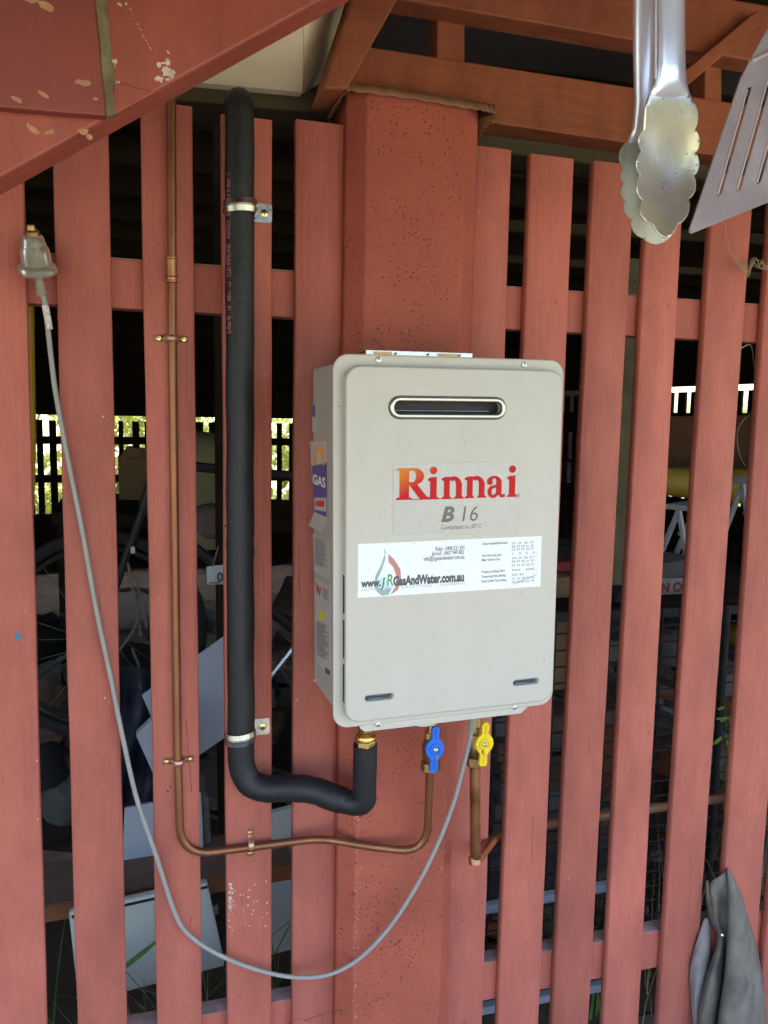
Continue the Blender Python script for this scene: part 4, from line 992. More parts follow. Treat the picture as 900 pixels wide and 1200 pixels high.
cloth([(1018, [(851, .0), (852, -.012), (853, -.014), (854, .0)]), (1040, [(850, .01), (853, -.022), (861, -.026), (866, .0)]), (1075, [(851, .01), (854, -.036), (868, -.04), (877, .0)]), (1110, [(852, .01), (853, -.042), (872, -.05), (887, -.005)]),
       (1150, [(848, .01), (850, -.046), (874, -.055), (895, -.01)]), (1190, [(841, .01), (845, -.05), (872, -.06), (898, -.012)]), (1260, [(834, .01), (838, -.05), (866, -.065), (899, -.012)]), (1340, [(826, .01), (832, -.05), (862, -.06), (896, -.01)])], 'outer_fold', m_cloth)
cloth([(1024, [(827, .012, 12), (836, -.005, 7), (845, -.012, 2), (852, -.002, -6)]), (1050, [(828, .006), (836, -.018), (844, -.008), (853, -.02)]), (1075, [(830, .004), (839, -.018), (846, -.006), (853, -.02)]), (1095, [(839, .01), (845, -.012), (848, -.008), (852, -.012)]), (1110, [(842, .0), (846, -.012), (849, -.008), (852, .0)])], 'gathered_top', m_cloth)
cloth([(1032, [(826, .0), (828, -.006), (829, -.006), (830, .0)]), (1060, [(828, .0), (831, -.010), (833, -.010), (835, .0)]), (1090, [(839, -.006), (842, -.014), (846, -.014), (849, -.004)]), (1110, [(838, -.006), (843, -.02), (847, -.02), (850, -.004)]), (1135, [(829, -.006), (836, -.024), (842, -.024), (849, -.004)]), (1165, [(820, -.006), (828, -.03), (838, -.03), (846, -.004)]), (1200, [(813, -.006), (822, -.034), (832, -.032), (842, -.004)]), (1290, [(800, -.006), (812, -.034), (824, -.03), (836, -.004)])], 'twisted_strip', m_cloth)
cloth([(1076, [(825, .0), (827, -.004), (829, -.004), (831, .004)]), (1100, [(817, -.002), (822, -.012), (828, -.012), (833, .004)]), (1130, [(809, -.002), (816, -.016), (824, -.014), (832, .004)]), (1160, [(808, -.002), (815, -.018), (822, -.014), (828, .004)]), (1200, [(811, -.002), (815, -.016), (818, -.014), (824, .004)]), (1280, [(808, -.002), (811, -.016), (814, -.014), (818, .004)])], 'lining', m_cloth2)
wp(MB().lathe([(0, .004), (.002, .005), (.005, .003)], at(846, 1095, -.03), (0.2, -1, .1), 8), 'stud', m_steel, rag, smooth=True)

# ------------------------------------------------------------------ store behind the slats
def slab(name, q, y, depth, m, label, cat, off=(0, 0, 0), bevel=.003, parent=None, group=None):
    P_ = [at(*p, y) for p in (q[3], q[2], q[1], q[0])]
    mb = MB().hexa(P_, (off[0], depth, off[2]))
    if parent is not None: return wp(mb, name, m, parent, bevel=bevel)
    return tag(mb.build(name, m, bevel=bevel), label, cat, group)
# yellow hose
o = MB().tube(spline([at(33, 340, .08), at(34, 420, .09), at(35.5, 500, .09), at(35, 540, .09), at(33, 600, .08), at(28, 680, .08), at(22, 800, .08)], 6), .0085, 12).build('hose', mat('yellow_hose', (.62, .40, .02), .5, var=.12, scale=30), smooth=True, angle=60)
tag(o, 'yellow hose hanging behind the gap beside the grey plug', 'hose')
# mouldy post
slab('concrete_post', [(724, 300), (752, 303), (740, 722), (712, 718)], .55, .11, m_conc, 'mouldy olive concrete post standing behind the gap right of the heater', 'post', bevel=.006)
# timber shelf plank
pk = empty('shelf_plank', at(150, 1040, .35), 'weathered plank with orange brown edge lying low behind the left slats', 'plank')
e0, e1, f0_, f1_ = at(-20, 1076, .30), at(345, 1012, .30), at(-20, 1094, .30), at(345, 1030, .30)
wp(MB().hexa([f0_, f1_, e1, e0], (0, .16, .0)), 'board', [m_plankf][0], pk)
q = [e0 + Vector((0, 0.001, .001)), e1 + Vector((0, .001, .001)), e1 + Vector((0, .16, .001)), e0 + Vector((0, .16, .001))]
wp(MB().hexa(q, (0, 0, .002)), 'worn_top', m_plank, pk)
# white boxes on the plank
bx = empty('white_box', at(190, 1000, .5), 'white foam box resting behind the copper pipe bend', 'box')
slab('front_panel', [(146, 948), (236, 930), (240, 1012), (142, 1035)], .42, .012, m_pblue, 0, 0, parent=bx)
slab('side_panel', [(236.5, 930), (245, 936), (249, 1005), (240.5, 1012)], .425, .12, mat('black_white_stripe_card', (.10, .10, .10), .7, var=.8, scale=40), 0, 0, parent=bx)
# pale cabinet door
cdr = empty('cabinet_door', at(200, 1100, .22), 'pale green white cabinet door leaning low on the ground at left', 'door')
slab('panel', [(80, 1070), (243, 1034), (264, 1133), (92, 1178)], .24, .02, m_pale, 0, 0, parent=cdr, bevel=.006)
slab('edge_strip', [(84, 1073), (243, 1038), (243.6, 1041), (84.5, 1076.5)], .2395, .002, m_rubber, 0, 0, parent=cdr, bevel=0)
slab('second_panel', [(312, 955), (352, 945), (356, 1110), (316, 1120)], .40, .02, m_pale, 'tall pale panel standing behind the gap under the black pipe bend', 'panel')
slab('leaning_sheet', [(166, 815), (278, 735), (286, 850), (205, 905)], .62, .008, m_pblue, 'pale blue grey sheet leaning beside the black lagged pipe', 'sheet')
slab('white_tray', [(159, 862), (196, 826), (232, 880), (186, 922)], .50, .03, m_pblue, 'pale open tray corner peeping between second and third slats', 'tray', bevel=.004)
# navy tarp bundle
mb = MB(); vs = []; fs = []; n = 14; m2 = 16
for j in range(m2 + 1):
    for i in range(n + 1):
        u = i / n; v = j / m2; px = 96 + 100 * u + 8 * math.sin(v * 5); py = 795 + 160 * v - 14 * math.sin(u * 3)
        vs.append(at(px, py, .72 + .06 * math.sin(u * 16 + v * 4) + .03 * math.sin(v * 13)))
for j in range(m2):
    for i in range(n): a = j * (n + 1) + i; fs.append((a, a + n + 1, a + n + 2, a + 1))
tag(mb.add(vs, fs).build('tarpaulin', m_navy, smooth=True, angle=180), 'crumpled dark navy tarpaulin heaped behind the second and third slats', 'tarpaulin')
# cardboard box and drum at mid depth
cb = empty('cardboard_box', at(158, 560, 3.2), 'large dim cardboard box before the bright far fence', 'box')
slab('carton', [(138, 536), (205, 532), (205, 592), (140, 600)], 3.0, .5, m_card, 0, 0, parent=cb)
slab('flap', [(150, 524), (200, 532), (206, 534), (140, 537)], 3.0, .2, m_card, 0, 0, parent=cb, bevel=0)
p = at(232, 560, 2.6)
mb = MB().lathe([(0, .17), (.02, .175), (.40, .18), (.42, .185), (.46, .18), (.50, .15), (.53, .09), (.54, .02)], (p.x, 2.6, p.z - .32), (.0, 0, 1), 24)
tag(mb.build('lidded_drum', mat('olive_plastic', (.28, .26, .13), .6, var=.15), smooth=True), 'olive drum with domed lid behind the third gap', 'drum')
# pile table those stand on
slab('workbench_top', [(60, 600), (520, 612), (520, 628), (60, 616)], 2.4, .9, m_blackw, 'dark old workbench carrying the box and the drum', 'workbench')
for (px, py) in ((75, 610), (500, 620)):
    p = at(px, py, 2.5)
    tag(MB().box((p.x - .03, 2.5, 0), (p.x + .03, 2.56, p.z)).build('bench_leg', m_blackw), 'dark upright prop under the %s end of the workbench' % ('left' if px < 100 else 'right'), 'prop')
# crumpled pale cloth heap on bench
mb = MB(); rr_ = random.Random(5)
for k in range(14):
    p = at(rr_.uniform(215, 262), rr_.uniform(612, 626), 1.9); mb.lathe([(0, .0), (.01, .05), (.04, .06), (.07, .03), (.08, .0)], (p.x, 1.9 + rr_.uniform(-.08, .08), p.z), (rr_.uniform(-.6, .6), rr_.uniform(-.5, .2), 1), 7)
tag(mb.build('cloth_heap', mat('dusty_pink_cloth', (.22, .15, .13), .9, var=.3, scale=20), smooth=True, angle=60), 'small heap of dusty cloths behind the third gap', 'cloth')

# bicycle
bk = empty('bicycle', (at(180, 760, 1.0).x, 1.0, .0), 'old dark bicycle parked behind the left slats', 'bicycle')
def wheel(cx_, cy_, cz_, r):
    rim = wp(MB().tube([(cx_ + r * math.cos(2 * math.pi * i / 40), cy_ + .02 * math.sin(2 * math.pi * i / 40), cz_ + r * math.sin(2 * math.pi * i / 40)) for i in range(41)], .018, 8, caps=False), 'tyre', m_rubber, bk, smooth=True)
    w2 = wp(MB().tube([(cx_ + (r - .028) * math.cos(2 * math.pi * i / 40), cy_, cz_ + (r - .028) * math.sin(2 * math.pi * i / 40)) for i in range(41)], .007, 6, caps=False), 'rim', m_rubber, bk, smooth=True)
    mb = MB()
    for i in range(20):
        a = 2 * math.pi * i / 20; mb.tube([(cx_ + .02 * math.cos(a + 1.2), cy_ + .02 * (-1) ** i, cz_ + .02 * math.sin(a + 1.2)), (cx_ + (r - .03) * math.cos(a), cy_, cz_ + (r - .03) * math.sin(a))], .0008, 4)
    wp(mb, 'spokes', m_junk, bk, kind='stuff')
yB = 1.0; c1 = at(118, 735, yB); c2x = c1.x + .95
wheel(c1.x, yB, c1.z - .02, .27); wheel(c2x, yB, c1.z - .02, .27)
A1 = Vector((c1.x, yB, c1.z)); A2 = Vector((c2x, yB, c1.z)); BB = Vector((c1.x + .55, yB, c1.z - .05)); HT = Vector((c1.x + .16, yB, c1.z + .45)); HB = Vector((c1.x + .12, yB, c1.z + .33)); ST = Vector((c1.x + .66, yB, c1.z + .40))
for a, b, r_ in ((A1, HB, .012), (HB, HT, .018), (HT, ST, .014), (HB, BB, .016), (BB, ST, .014), (ST, A2, .009), (BB, A2, .009)):
    wp(MB().tube([a, b], r_, 10), 'frame_tube', m_iron, bk, smooth=True)
wp(MB().tube(spline([HT + Vector((-.02, -.26, .14)), HT + Vector((.06, -.16, .12)), HT + Vector((0, 0, .08)), HT + Vector((.06, .16, .12)), HT + Vector((-.02, .26, .14))], 5), .011, 8), 'handlebar', m_junk, bk, smooth=True)
wp(MB().tube([ST, ST + Vector((.03, 0, .14))], .012, 8), 'seat_post', m_steel, bk)
wp(MB().prism([(ST.x - .10, ST.z + .14), (ST.x + .14, ST.z + .13), (ST.x + .15, ST.z + .17), (ST.x + .02, ST.z + .165), (ST.x - .11, ST.z + .16)], -(yB + .06), -(yB - .06)), 'saddle', m_rubber, bk, bevel=.012)
wp(MB().tube([BB + Vector((-.1, -.06, -.12)), BB + Vector((0, -.06, 0)), BB + Vector((0, .06, 0)), BB + Vector((.1, .06, .12))], .010, 8), 'crank', m_steel, bk)
for k, (a, b, c_) in enumerate((((150, 660), (158, 700), (165, 745)), ((163, 705), (158, 735), (140, 762)), ((146, 672), (160, 682), (172, 735)), ((155, 760), (163, 785), (152, 800)))):
    wp(MB().tube(spline([at(*a, .85), at(*b, .84), at(*c_, .85)], 8), .004, 6), 'brake_cable', m_junk, bk, smooth=True)
wp(MB().box((at(153, 641, .86).x, .84, at(153, 647, .86).z), (at(158, 641, .86).x, .86, at(153, 640, .86).z)), 'white_clip', m_wplast, bk)
# white number plate
np_ = slab('number_plate', [(242, 664), (262, 662), (262, 685), (243, 685)], .75, .004, m_wplast, 'small white plate with black numerals beside the black pipe', 'plate', bevel=.002)
pz = at(257, 681, .748); t_ = text_mesh('0', .032, bold=.0012)
for v in t_.vertices: v.co = (pz.x + v.co.x - .006, .746, pz.z + v.co.y)
t_.materials.clear(); t_.materials.append(m_ink); o = bpy.data.objects.new('lettering', t_); COL.objects.link(o); o.parent = np_
wp_ = MB().box((at(245, 683, .746).x, .7455, at(245, 684, .746).z), (at(258, 683, .746).x, .7465, at(258, 682, .746).z)).build('fine_print', m_ink, np_)
tag(MB().tube([at(256, 640, .74), at(249, 664, .745)], .002, 5).build('plate_string', m_junk), 'thin string holding up the small white number plate', 'string')
bp = at(252, 690, .76); tag(MB().tube([(bp.x + .02, .78, 0.02), (bp.x + .02, .78, 2.3)], .016, 8).build('steel_post', m_blackw), 'thin dark upright behind the white number plate', 'post')

# right-hand side: wire cage bench with clutter
cg = empty('wire_cage', at(760, 900, .40), 'black wire mesh cage bench behind the right hand slats', 'cage')
yG = .42
def hl_at(px, py, y=yG): return at(px, py, y)
def hline(py_at_650, slope, x0, x1, y=yG): return at(x0, py_at_650 + slope * (x0 - 650), y), at(x1, py_at_650 + slope * (x1 - 650), y)
a, b = hline(724, -.042, 560, 1000); wp(MB().hexa([a + Vector((0, 0, -.012)), b + Vector((0, 0, -.012)), b + Vector((0, 0, .012)), a + Vector((0, 0, .012))], (0, .03, 0)), 'top_bar', m_iron, cg, bevel=.002)
zt0, zb0 = a.z, .16
x0c, x1c = a.x, b.x
i = 0; x = x0c
while x < x1c:
    wp(MB().tube([(x, yG, zb0), (x, yG, zt0)], .005 if i % 4 == 0 else .0026, 5), 'upright_wire', m_iron, cg); x += .052; i += 1
z = zt0 - .045
while z > zb0:
    wp(MB().tube([(x0c, yG - .003, z), (x1c, yG - .003, z)], .0026, 5), 'cross_wire', m_iron, cg); z -= .042
for x in (x0c + .33, x0c + .72, x1c):
    wp(MB().tube([(x, yG, 0.02), (x, yG, zt0)], .010, 8), 'leg', m_iron, cg)
wp(MB().hexa([Vector((x0c, yG + .03, zt0 - .004)), Vector((x1c, yG + .03, zt0 - .004)), Vector((x1c, yG + .75, zt0 - .004)), Vector((x0c, yG + .75, zt0 - .004))], (0, 0, .012)), 'bench_top', m_blackw, cg)
zz = zt0 + .01
# clutter on the bench
def boxat(name, px, py, y, w, d, h, m, label, cat, rot=0, z=None, bevel=.004):
    p = at(px, py, y); zb = p.z if z is None else z
    Mx = Matrix.Translation((p.x, y, zb)) @ Matrix.Rotation(rot, 4, 'Z')
    return tag(MB().box((-w / 2, 0, 0), (w / 2, d, h), Mx).build(name, m, bevel=bevel), label, cat)
boxat('cardboard_carton', 655, 708, .55, .10, .12, .055, m_card, 'small tan carton on the cage bench beside the heater edge', 'box', z=zz)
boxat('red_tin', 659, 690, .60, .08, .08, .03, mat('red_tin_paint', (.28, .02, .02), .5), 'small red tin stacked on the tan carton', 'tin', z=zz + .058)
def chair(px, py, y, label, s=1.0, rot=0.3, z=None):
    p = at(px, py, y); e = empty('folding_step', (p.x, y, p.z if z is None else z), label, 'step frame', 'white step frames on the bench', rot=(0, 0, rot)); w = .16 * s; h = .26 * s
    for sx in (-1, 1):
        for (y0, y1) in ((-.06, .0), (.09, .0)):
            MB().tube([(sx * w / 2, y0 * s, 0), (sx * w / 2, y1 * s, h)], .010, 6).build('leg', m_wplast, e)
    for k in (.3, .62): MB().box((-w / 2, -.06 * s * (1 - k) - .02, h * k), (w / 2, -.06 * s * (1 - k) + .02, h * k + .012)).build('tread', m_wplast, e, bevel=.003)
    MB().box((-w / 2 - .015, -.05 * s, h), (w / 2 + .015, .05 * s, h + .018)).build('top', m_wplast, e, bevel=.004); return e
chair(801, 672, .95, 'white step frame in the gap right of the mouldy post', .85, .5)
chair(880, 712, .85, 'white step frame nearest the right edge of the picture', 1.05, .2, z=zz)
sg = boxat('sign_board', 800, 708, .52, .16, .006, .045, m_signb, 'pale sign board with dark red letters lying on the cage bench', 'sign', z=zz, bevel=.001)
p = at(776, 706, .51); t_ = text_mesh('N O', .036, bold=.0016)
for v in t_.vertices: v.co = (p.x + v.co.x, .5185, zz + .008 + v.co.y)
t_.materials.clear(); t_.materials.append(mat('maroon_print', (.22, .03, .04), .6)); o = bpy.data.objects.new('lettering', t_); COL.objects.link(o); o.parent = sg
o = MB().tube([at(786, 688, .6), at(806, 683, .62)], .006, 8).build('white_stick', m_wplast); tag(o, 'short white stick lying above the red lettered sign', 'stick')
boxat('junk_box', 795, 690, .72, .22, .18, .05, m_junk, 'dusty grey box at the back of the cage bench', 'box', .3, z=zz)
boxat('junk_box', 670, 700, .82, .18, .16, .09, m_rubber, 'black crate behind the small tan carton', 'crate', .1, z=zz)
boxat('tool_case', 735, 705, .48, .10, .08, .028, m_rubber, 'flat black tool case at the foot of the mouldy post', 'case', .4, z=zz)
# hanging brown panel and yellow kayak behind
slab('hardboard', [(770, 488), (920, 486), (920, 560), (770, 566)], 2.2, .04, m_brownp, 'dim brown panel across the gaps at the far right', 'panel')
yk = at(870, 565, 2.0)
mb = MB(); kp_ = []; krr = []
for i in range(13):
    t = i / 12; kp_.append((yk.x - .75 + 1.6 * t, 2.0, yk.z + .02 * math.cos(t * 6))); krr.append(.005 + .085 * math.sin(math.pi * t) ** .5)
mb.tube(kp_, .08, 14, rr=krr); ko = mb.build('kayak', m_ydull, smooth=True, angle=80); tag(ko, 'faded yellow kayak slung below the brown panel', 'kayak')
# things under the bench
boxat('brown_carton', 640, 760, .62, .26, .22, .20, m_card, 'tall brown carton inside the cage beside the heater', 'box', z=at(640, 810, .62).z)
stck = empty('timber_stack', at(640, 900, .6), 'stack of dark timber offcuts inside the cage low behind the heater', 'timber stack')
rt = random.Random(9)
for k in range(12):
    z_ = .12 + k * .058; x_ = at(620, 900, .6).x
    if z_ > at(640, 812, .6).z - .06: break
    for j_ in range(3):
        xa = x_ - .10 + j_ * .13 + rt.uniform(-.01, .01)
        wp(MB().box((xa, .58 + rt.uniform(0, .03), z_), (xa + .12, .95, z_ + .052)), 'offcut', m_cobble if (k + j_) % 3 else m_junk, stck, bevel=.002)
def blob(name, px, py, y, r, m, label, cat, sx=1, sz=1):
    p = at(px, py, y); n = 10; prof = [(-r * sz * math.cos(math.pi * i / n), max(.0005, r * sx * math.sin(math.pi * i / n))) for i in range(n + 1)]
    return tag(MB().lathe(prof, p, (.1, .0, 1), 20).build(name, m, smooth=True, angle=80), label, cat)
blob('yellow_float', 872, 745, .62, .055, m_ydull, 'dull yellow float hanging inside the cage at right', 'float', 1, .7)
p = at(790, 775, .62); tag(MB().lathe([(0, .055), (.1, .07), (.105, .075), (.11, .072)], (p.x, .62, p.z), (0, 0, 1), 20).build('grey_bucket', m_junk, smooth=True), 'dusty grey bucket inside the cage behind the eighth slat', 'bucket')
boxat('grey_crate', 865, 815, .65, .14, .14, .07, m_junk, 'dusty grey crate below the yellow float', 'crate')
boxat('olive_tub', 728, 775, .60, .10, .1, .06, mat('grey_green_plastic', (.13, .15, .12), .6), 'grey green tub inside the cage below the mouldy post', 'tub')
rj = random.Random(21)
def junk(name, label, m, n, x0, x1, y0, y1, seed, mx=.5):
    r_ = random.Random(seed); mb = MB()
    for _ in range(n):
        x, y = r_.uniform(x0, x1), r_.uniform(y0, y1); z = .03 + r_.random() ** 2 * mx
        k = r_.random(); Mx = Matrix.Translation((x, y, z)) @ Matrix.Rotation(r_.uniform(0, 6.3), 4, 'Z') @ Matrix.Rotation(r_.uniform(-.5, .5), 4, 'X') @ Matrix.Rotation(r_.uniform(-.4, .4), 4, 'Y')
        if k < .45: s1, s2, s3 = r_.uniform(.03, .22), r_.uniform(.02, .10), r_.uniform(.008, .10); mb.box((-s1, -s2, -s3 / 2), (s1, s2, s3 / 2), Mx)
        elif k < .8:
            p_ = [Mx @ Vector((-.3 * r_.random() - .05, 0, 0)), Mx @ Vector((0, r_.uniform(-.1, .1), r_.uniform(-.06, .1))), Mx @ Vector((.3, r_.uniform(-.1, .1), 0))]; mb.tube(spline(p_, 5), r_.uniform(.003, .016), 7)
        else: mb.lathe([(0, .02), (.01, r_.uniform(.04, .09)), (r_.uniform(.08, .2), r_.uniform(.04, .09))], Mx @ Vector((0, 0, 0)), Mx.to_3x3() @ Vector((0, .3, 1)), 12)
    return tag(mb.build(name, m, smooth=True, angle=40), label, 'junk', kind='stuff')
junk('junk_heap', 'dim brown odds and ends heaped on the store floor', m_cobble, 90, -1.6, 2.6, 1.2, 3.6, 1)
junk('junk_heap', 'dusty grey odds and ends heaped on the store floor', m_junk, 80, -1.6, 2.6, 1.1, 3.8, 2, .6)
junk('junk_heap', 'black hoses and scrap heaped on the store floor', m_rubber, 60, -1.6, 2.6, .9, 3.0, 3, .6)
junk('junk_heap', 'rusty brown scrap heaped inside and under the wire cage', m_plankf, 40, .55, 2.0, .55, 1.4, 4, .5)
junk('junk_heap', 'grey scrap heaped inside and under the wire cage', m_junk, 60, .5, 2.1, .52, 1.3, 5, .62)
# white bars low on the right
for k, (pa_, pb_, lb) in enumerate((((540, 1073), (735, 1037), 'pale blue white bar lying low behind the slats right of the column'), ((560, 1187), (720, 1156), 'pale bar lying near the ground below the bottom rail'))):
    a, b = at(*pa_, .20 + .0 * k), at(*pb_, .20); tag(MB().hexa([a + Vector((0, 0, -.009)), b + Vector((0, 0, -.009)), b + Vector((0, 0, .009)), a + Vector((0, 0, .009))], (0, .02, 0)).build('pale_bar', m_pblue, bevel=.002), lb, 'bar')
a, b = at(722, 1000, .3), at(716, 1090, .3); tag(MB().box((a.x - .008, .3, b.z), (a.x + .008, .315, a.z)).build('pale_stake', m_junk), 'pale short stake standing behind the seventh gap', 'stake')

# grasses and leaves
def blades(name, spots, m, n, lmin, lmax, label, cat, wid=.003, seed=1, kind='stuff'):
    r_ = random.Random(seed); mb = MB()
    for (px0, px1, y, ) in spots:
        for _ in range(n):
            p = at(r_.uniform(px0, px1), 1200, y + r_.uniform(-.08, .12)); x, yy = p.x, p.y; z = 0.01; L_b = r_.uniform(lmin, lmax); an = r_.uniform(0, 6.28); bend = r_.uniform(.1, .9)
            pr = None; vs = []; K = 6
            for k in range(K + 1):
                t = k / K; cx_ = x + math.cos(an) * bend * L_b * t * t; cy_ = yy + math.sin(an) * bend * L_b * t * t * .5; cz_ = z + L_b * (t - .35 * bend * t * t); w = wid * (1 - t) + .0002
                vs += [(cx_ - w * math.sin(an), cy_ + w * math.cos(an), cz_), (cx_ + w * math.sin(an), cy_ - w * math.cos(an), cz_)]
            mb.add(vs, [(2 * k, 2 * k + 1, 2 * k + 3, 2 * k + 2) for k in range(K)])
    return tag(mb.build(name, m), label, cat, kind=kind)
blades('grass', [(0, 60, .2), (140, 180, .15), (230, 262, .14), (318, 350, .15), (640, 700, .35), (760, 900, .5)], m_green, 26, .25, .75, 'green grass blades growing up behind the bottom of the slats', 'grass', .0032, 4)
blades('dry_grass', [(140, 180, .13), (230, 264, .13), (318, 348, .13), (700, 900, .3), (760, 900, .6)], m_dry, 40, .2, .62, 'dry straw coloured stems tangled behind the bottom of the slats', 'dry grass', .0019, 8)
# broad leaf blade across the pale door
a, b, c_ = at(142, 1137, .17), at(170, 1115, .17), at(190, 1098, .17)
mb = MB(); sp = spline([at(128, 1150, .17), a, b, c_], 5); vs = []
for i, p in enumerate(sp): w = .0055 * math.sin(math.pi * (i + .6) / (len(sp) + .6)); vs += [p + Vector((0, .003, w)), p + Vector((0, 0, -w))]
tag(mb.add(vs, [(2 * i, 2 * i + 1, 2 * i + 3, 2 * i + 2) for i in range(len(sp) - 1)]).build('leaf_blade', m_green), 'single broad green leaf blade across the pale cabinet door', 'leaf')
# young plant with lime leaves at right
lp = empty('young_plant', at(852, 900, .35), 'young plant with bright lime leaves inside the cage at right', 'plant')
rl = random.Random(2)
for (px, py, s_, an) in ((845, 830, .012, .2), (858, 842, .013, -.3), (848, 843, .012, .5), (841, 868, .016, .6), (855, 873, .017, -.9), (843, 842, .010, 0), (857, 843, .010, 1)):
    p = at(px, py, .36); pts_ = [(p.x + s_ * (math.cos(t) * math.cos(an) - .35 * math.sin(t) * math.sin(an)), p.z + s_ * (math.cos(t) * math.sin(an) + .35 * math.sin(t) * math.cos(an))) for t in [i * math.pi / 6 for i in range(12)]]
    wp(MB().prism(pts_, -.3602, -.3595), 'leaf', m_lime, lp)
wp(MB().tube(spline([at(852, 1050, .37), at(848, 940, .37), at(851, 870, .365), at(850, 828, .365)], 5), .0015, 5), 'stem', m_green, lp)
# dead vine and wire at right
o = MB().tube(spline([at(868, 408, .02), at(880, 405, .03), at(884, 430, .06), at(890, 452, .05), at(884, 478, .05), at(866, 500, .06), at(865, 525, .06), at(873, 545, .05), at(886, 552, .04)], 8), .0011, 5).build('dead_vine', m_dry); tag(o, 'thin dead vine curling in the last gap at right', 'vine')
mb = MB()
for k in range(9):
    r_ = random.Random(k); p = [at(862 + 5 * i + r_.uniform(-2, 2), 304 + 4 * i * (i < 4) + r_.uniform(-6, 6) + i, -.02 + r_.uniform(-.01, .01)) for i in range(9)]
    mb.tube(spline(p, 4), .00035, 4)
mb.tube(spline([at(850, 262, -.03), at(853, 285, -.03), at(860, 303, -.02), at(878, 312, -.02)], 6), .0004, 4)
tag(mb.build('straw_wisps', m_dry), 'wisps of dry straw caught on the slat at far right', 'straw')

# ------------------------------------------------------------------ far side of the store: slatted fences and hedge beyond
ff = empty('far_fence', (1.5, 6.9, 0), 'dark slatted fence at the far side of the store against bright garden light', 'fence')
def zpx(px, py, y): return at(px, py, y).z
zo = zpx(150, 489, 6.9); zo2 = zpx(150, 600, 6.9)
rf = random.Random(6)
x = -2.6
while x < 5.0:
    w = .062 + rf.uniform(-.016, .014); wp(MB().box((x, 6.9, zo2 - .1), (x + w, 6.92, zo - .03 + rf.uniform(-.01, .0))), 'slat', m_blackw, ff); x += .118 + rf.uniform(-.016, .014)
for py in (516, 560): z = zpx(150, py, 6.94); wp(MB().box((-3, 6.921, z - .04), (5.2, 6.95, z + .035)), 'rail', m_blackw, ff)
wp(MB().box((-7, 6.86, -.02), (5.45, 6.95, zo2 - .001)), 'lower_boards', m_blackw, ff); wp(MB().box((-7, 6.86, zo + .012), (5.45, 6.95, 2.34)), 'upper_boards', m_blackw, ff)
# right hand end: a wall with a higher opening, running towards the camera
a = at(600, 500, 6.85); b = at(1010, 500, 2.6)
rw = empty('side_fence', (a.x, 5, 0), 'dark slatted side fence at right with a bright strip near its top', 'fence')
d = (Vector((b.x - a.x, b.y - a.y, 0))); Ld = d.length; d.normalize(); nrm = Vector((-d.y, d.x, 0))
def seg(u0, u1, z0, z1, t=.02, name='slat'):
    p0 = Vector((a.x, a.y, 0)) + d * u0; p1 = Vector((a.x, a.y, 0)) + d * u1
    q_ = [Vector((p0.x, p0.y, z0)), Vector((p1.x, p1.y, z0)), Vector((p1.x, p1.y, z1)), Vector((p0.x, p0.y, z1))]
    return wp(MB().hexa(q_, (-nrm * -t)), name, m_blackw, rw)
zT, zB = CAMZ + .28, CAMZ + .07
seg(0, Ld, zT, 2.34, .05, 'upper_boards'); 
u = 0
while u < Ld: seg(u, u + .085, .02, zT - .045); u += .145
seg(0, Ld, CAMZ - .12, zB, .05, 'middle_boards'); seg(0, Ld, .02, CAMZ - .62, .05, 'lower_boards'); seg(0, Ld, CAMZ - .42, CAMZ - .38, .05, 'rail')
# closing walls so daylight enters only where the photograph shows it
for k_, (p_, q_) in enumerate((((b.x, b.y), (b.x + .02, .3)), )):
    o = MB().box((b.x, .3, 0), (b.x + .06, b.y - .02, 2.34)).build('end_wall', m_blackw); tag(o, 'dark boarded end wall of the store at right', 'wall')
lw = empty('side_wall', (-3.2, 3.5, 0), 'dark boarded left wall of the store', 'wall')
wp(MB().box((-3.3, .3, 0), (-3.2, 6.9, 2.34)), 'boarding', m_blackw, lw)
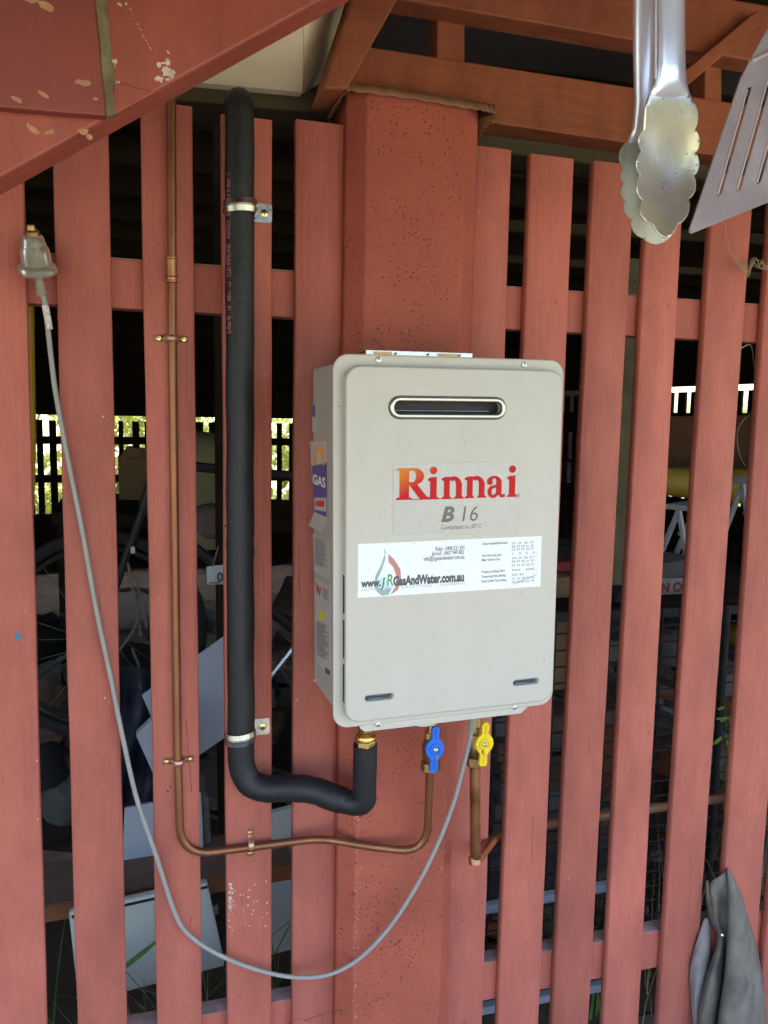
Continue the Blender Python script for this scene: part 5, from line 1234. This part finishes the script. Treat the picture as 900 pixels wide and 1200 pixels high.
# hedge beyond
def hedge(name, x0, x1, y0, y1, z1, n, label, seed, group=None):
    r_ = random.Random(seed); mb = MB()
    for _ in range(n):
        x, y, z = r_.uniform(x0, x1), r_.uniform(y0, y1), r_.uniform(0, 1) ** .8 * z1 * (1 + .18 * math.sin(x * 1.7 + seed) + .1 * math.sin(x * 4.1)) if False else 0
        z = r_.random() ** 1.5 * z1
        x = r_.uniform(x0, x1); y = r_.uniform(y0, y1)
        if math.sin(x * 2.3 + seed) + math.sin(z * 5 + x) + r_.uniform(-1, 1) < -.9: continue
        s_ = r_.uniform(.05, .12); a1 = Vector((r_.gauss(0, 1), r_.gauss(0, 1), r_.gauss(0, 1))).normalized(); a2 = a1.orthogonal().normalized()
        c_ = Vector((x, y, z)); mb.add([c_ - a1 * s_, c_ + a2 * s_ * .45, c_ + a1 * s_, c_ - a2 * s_ * .45], [(0, 1, 2, 3)])
    return tag(mb.build(name, m_hedge), label, 'hedge', kind='stuff')
hedge('hedge', -5, 5.5, 9.6, 10.6, 2.0, 20000, 'sunlit green hedge glimpsed through the far fence', 1)
hedge('side_hedge', 6.2, 9.5, 3.2, 8.5, 1.75, 12000, 'sunlit shrubs glimpsed through the side fence at right', 2)
# a few dim shelves behind the upper right gaps
sh_ = empty('rack', at(700, 300, 1.6), 'dim rack of pale battens high behind the right hand slats', 'rack')
for (pa_, pb_, h_) in (((560, 196), (1000, 224), 16), ((560, 262), (1000, 285), 12), ((560, 300), (1000, 330), 8), ((560, 345), (1000, 368), 8)):
    a_1, b_1 = at(*pa_, 1.6), at(*pb_, 1.6); hh_ = h_ * .0032 / 2
    wp(MB().hexa([a_1 + Vector((0, 0, -hh_)), b_1 + Vector((0, 0, -hh_)), b_1 + Vector((0, 0, hh_)), a_1 + Vector((0, 0, hh_))], (0, .03, 0)), 'batten', m_darkw, sh_)
for px in (575, 990): p = at(px, 280, 1.64); wp(MB().box((p.x - .03, 1.632, 0.02), (p.x + .03, 1.68, 2.34)), 'upright', m_blackw, sh_)
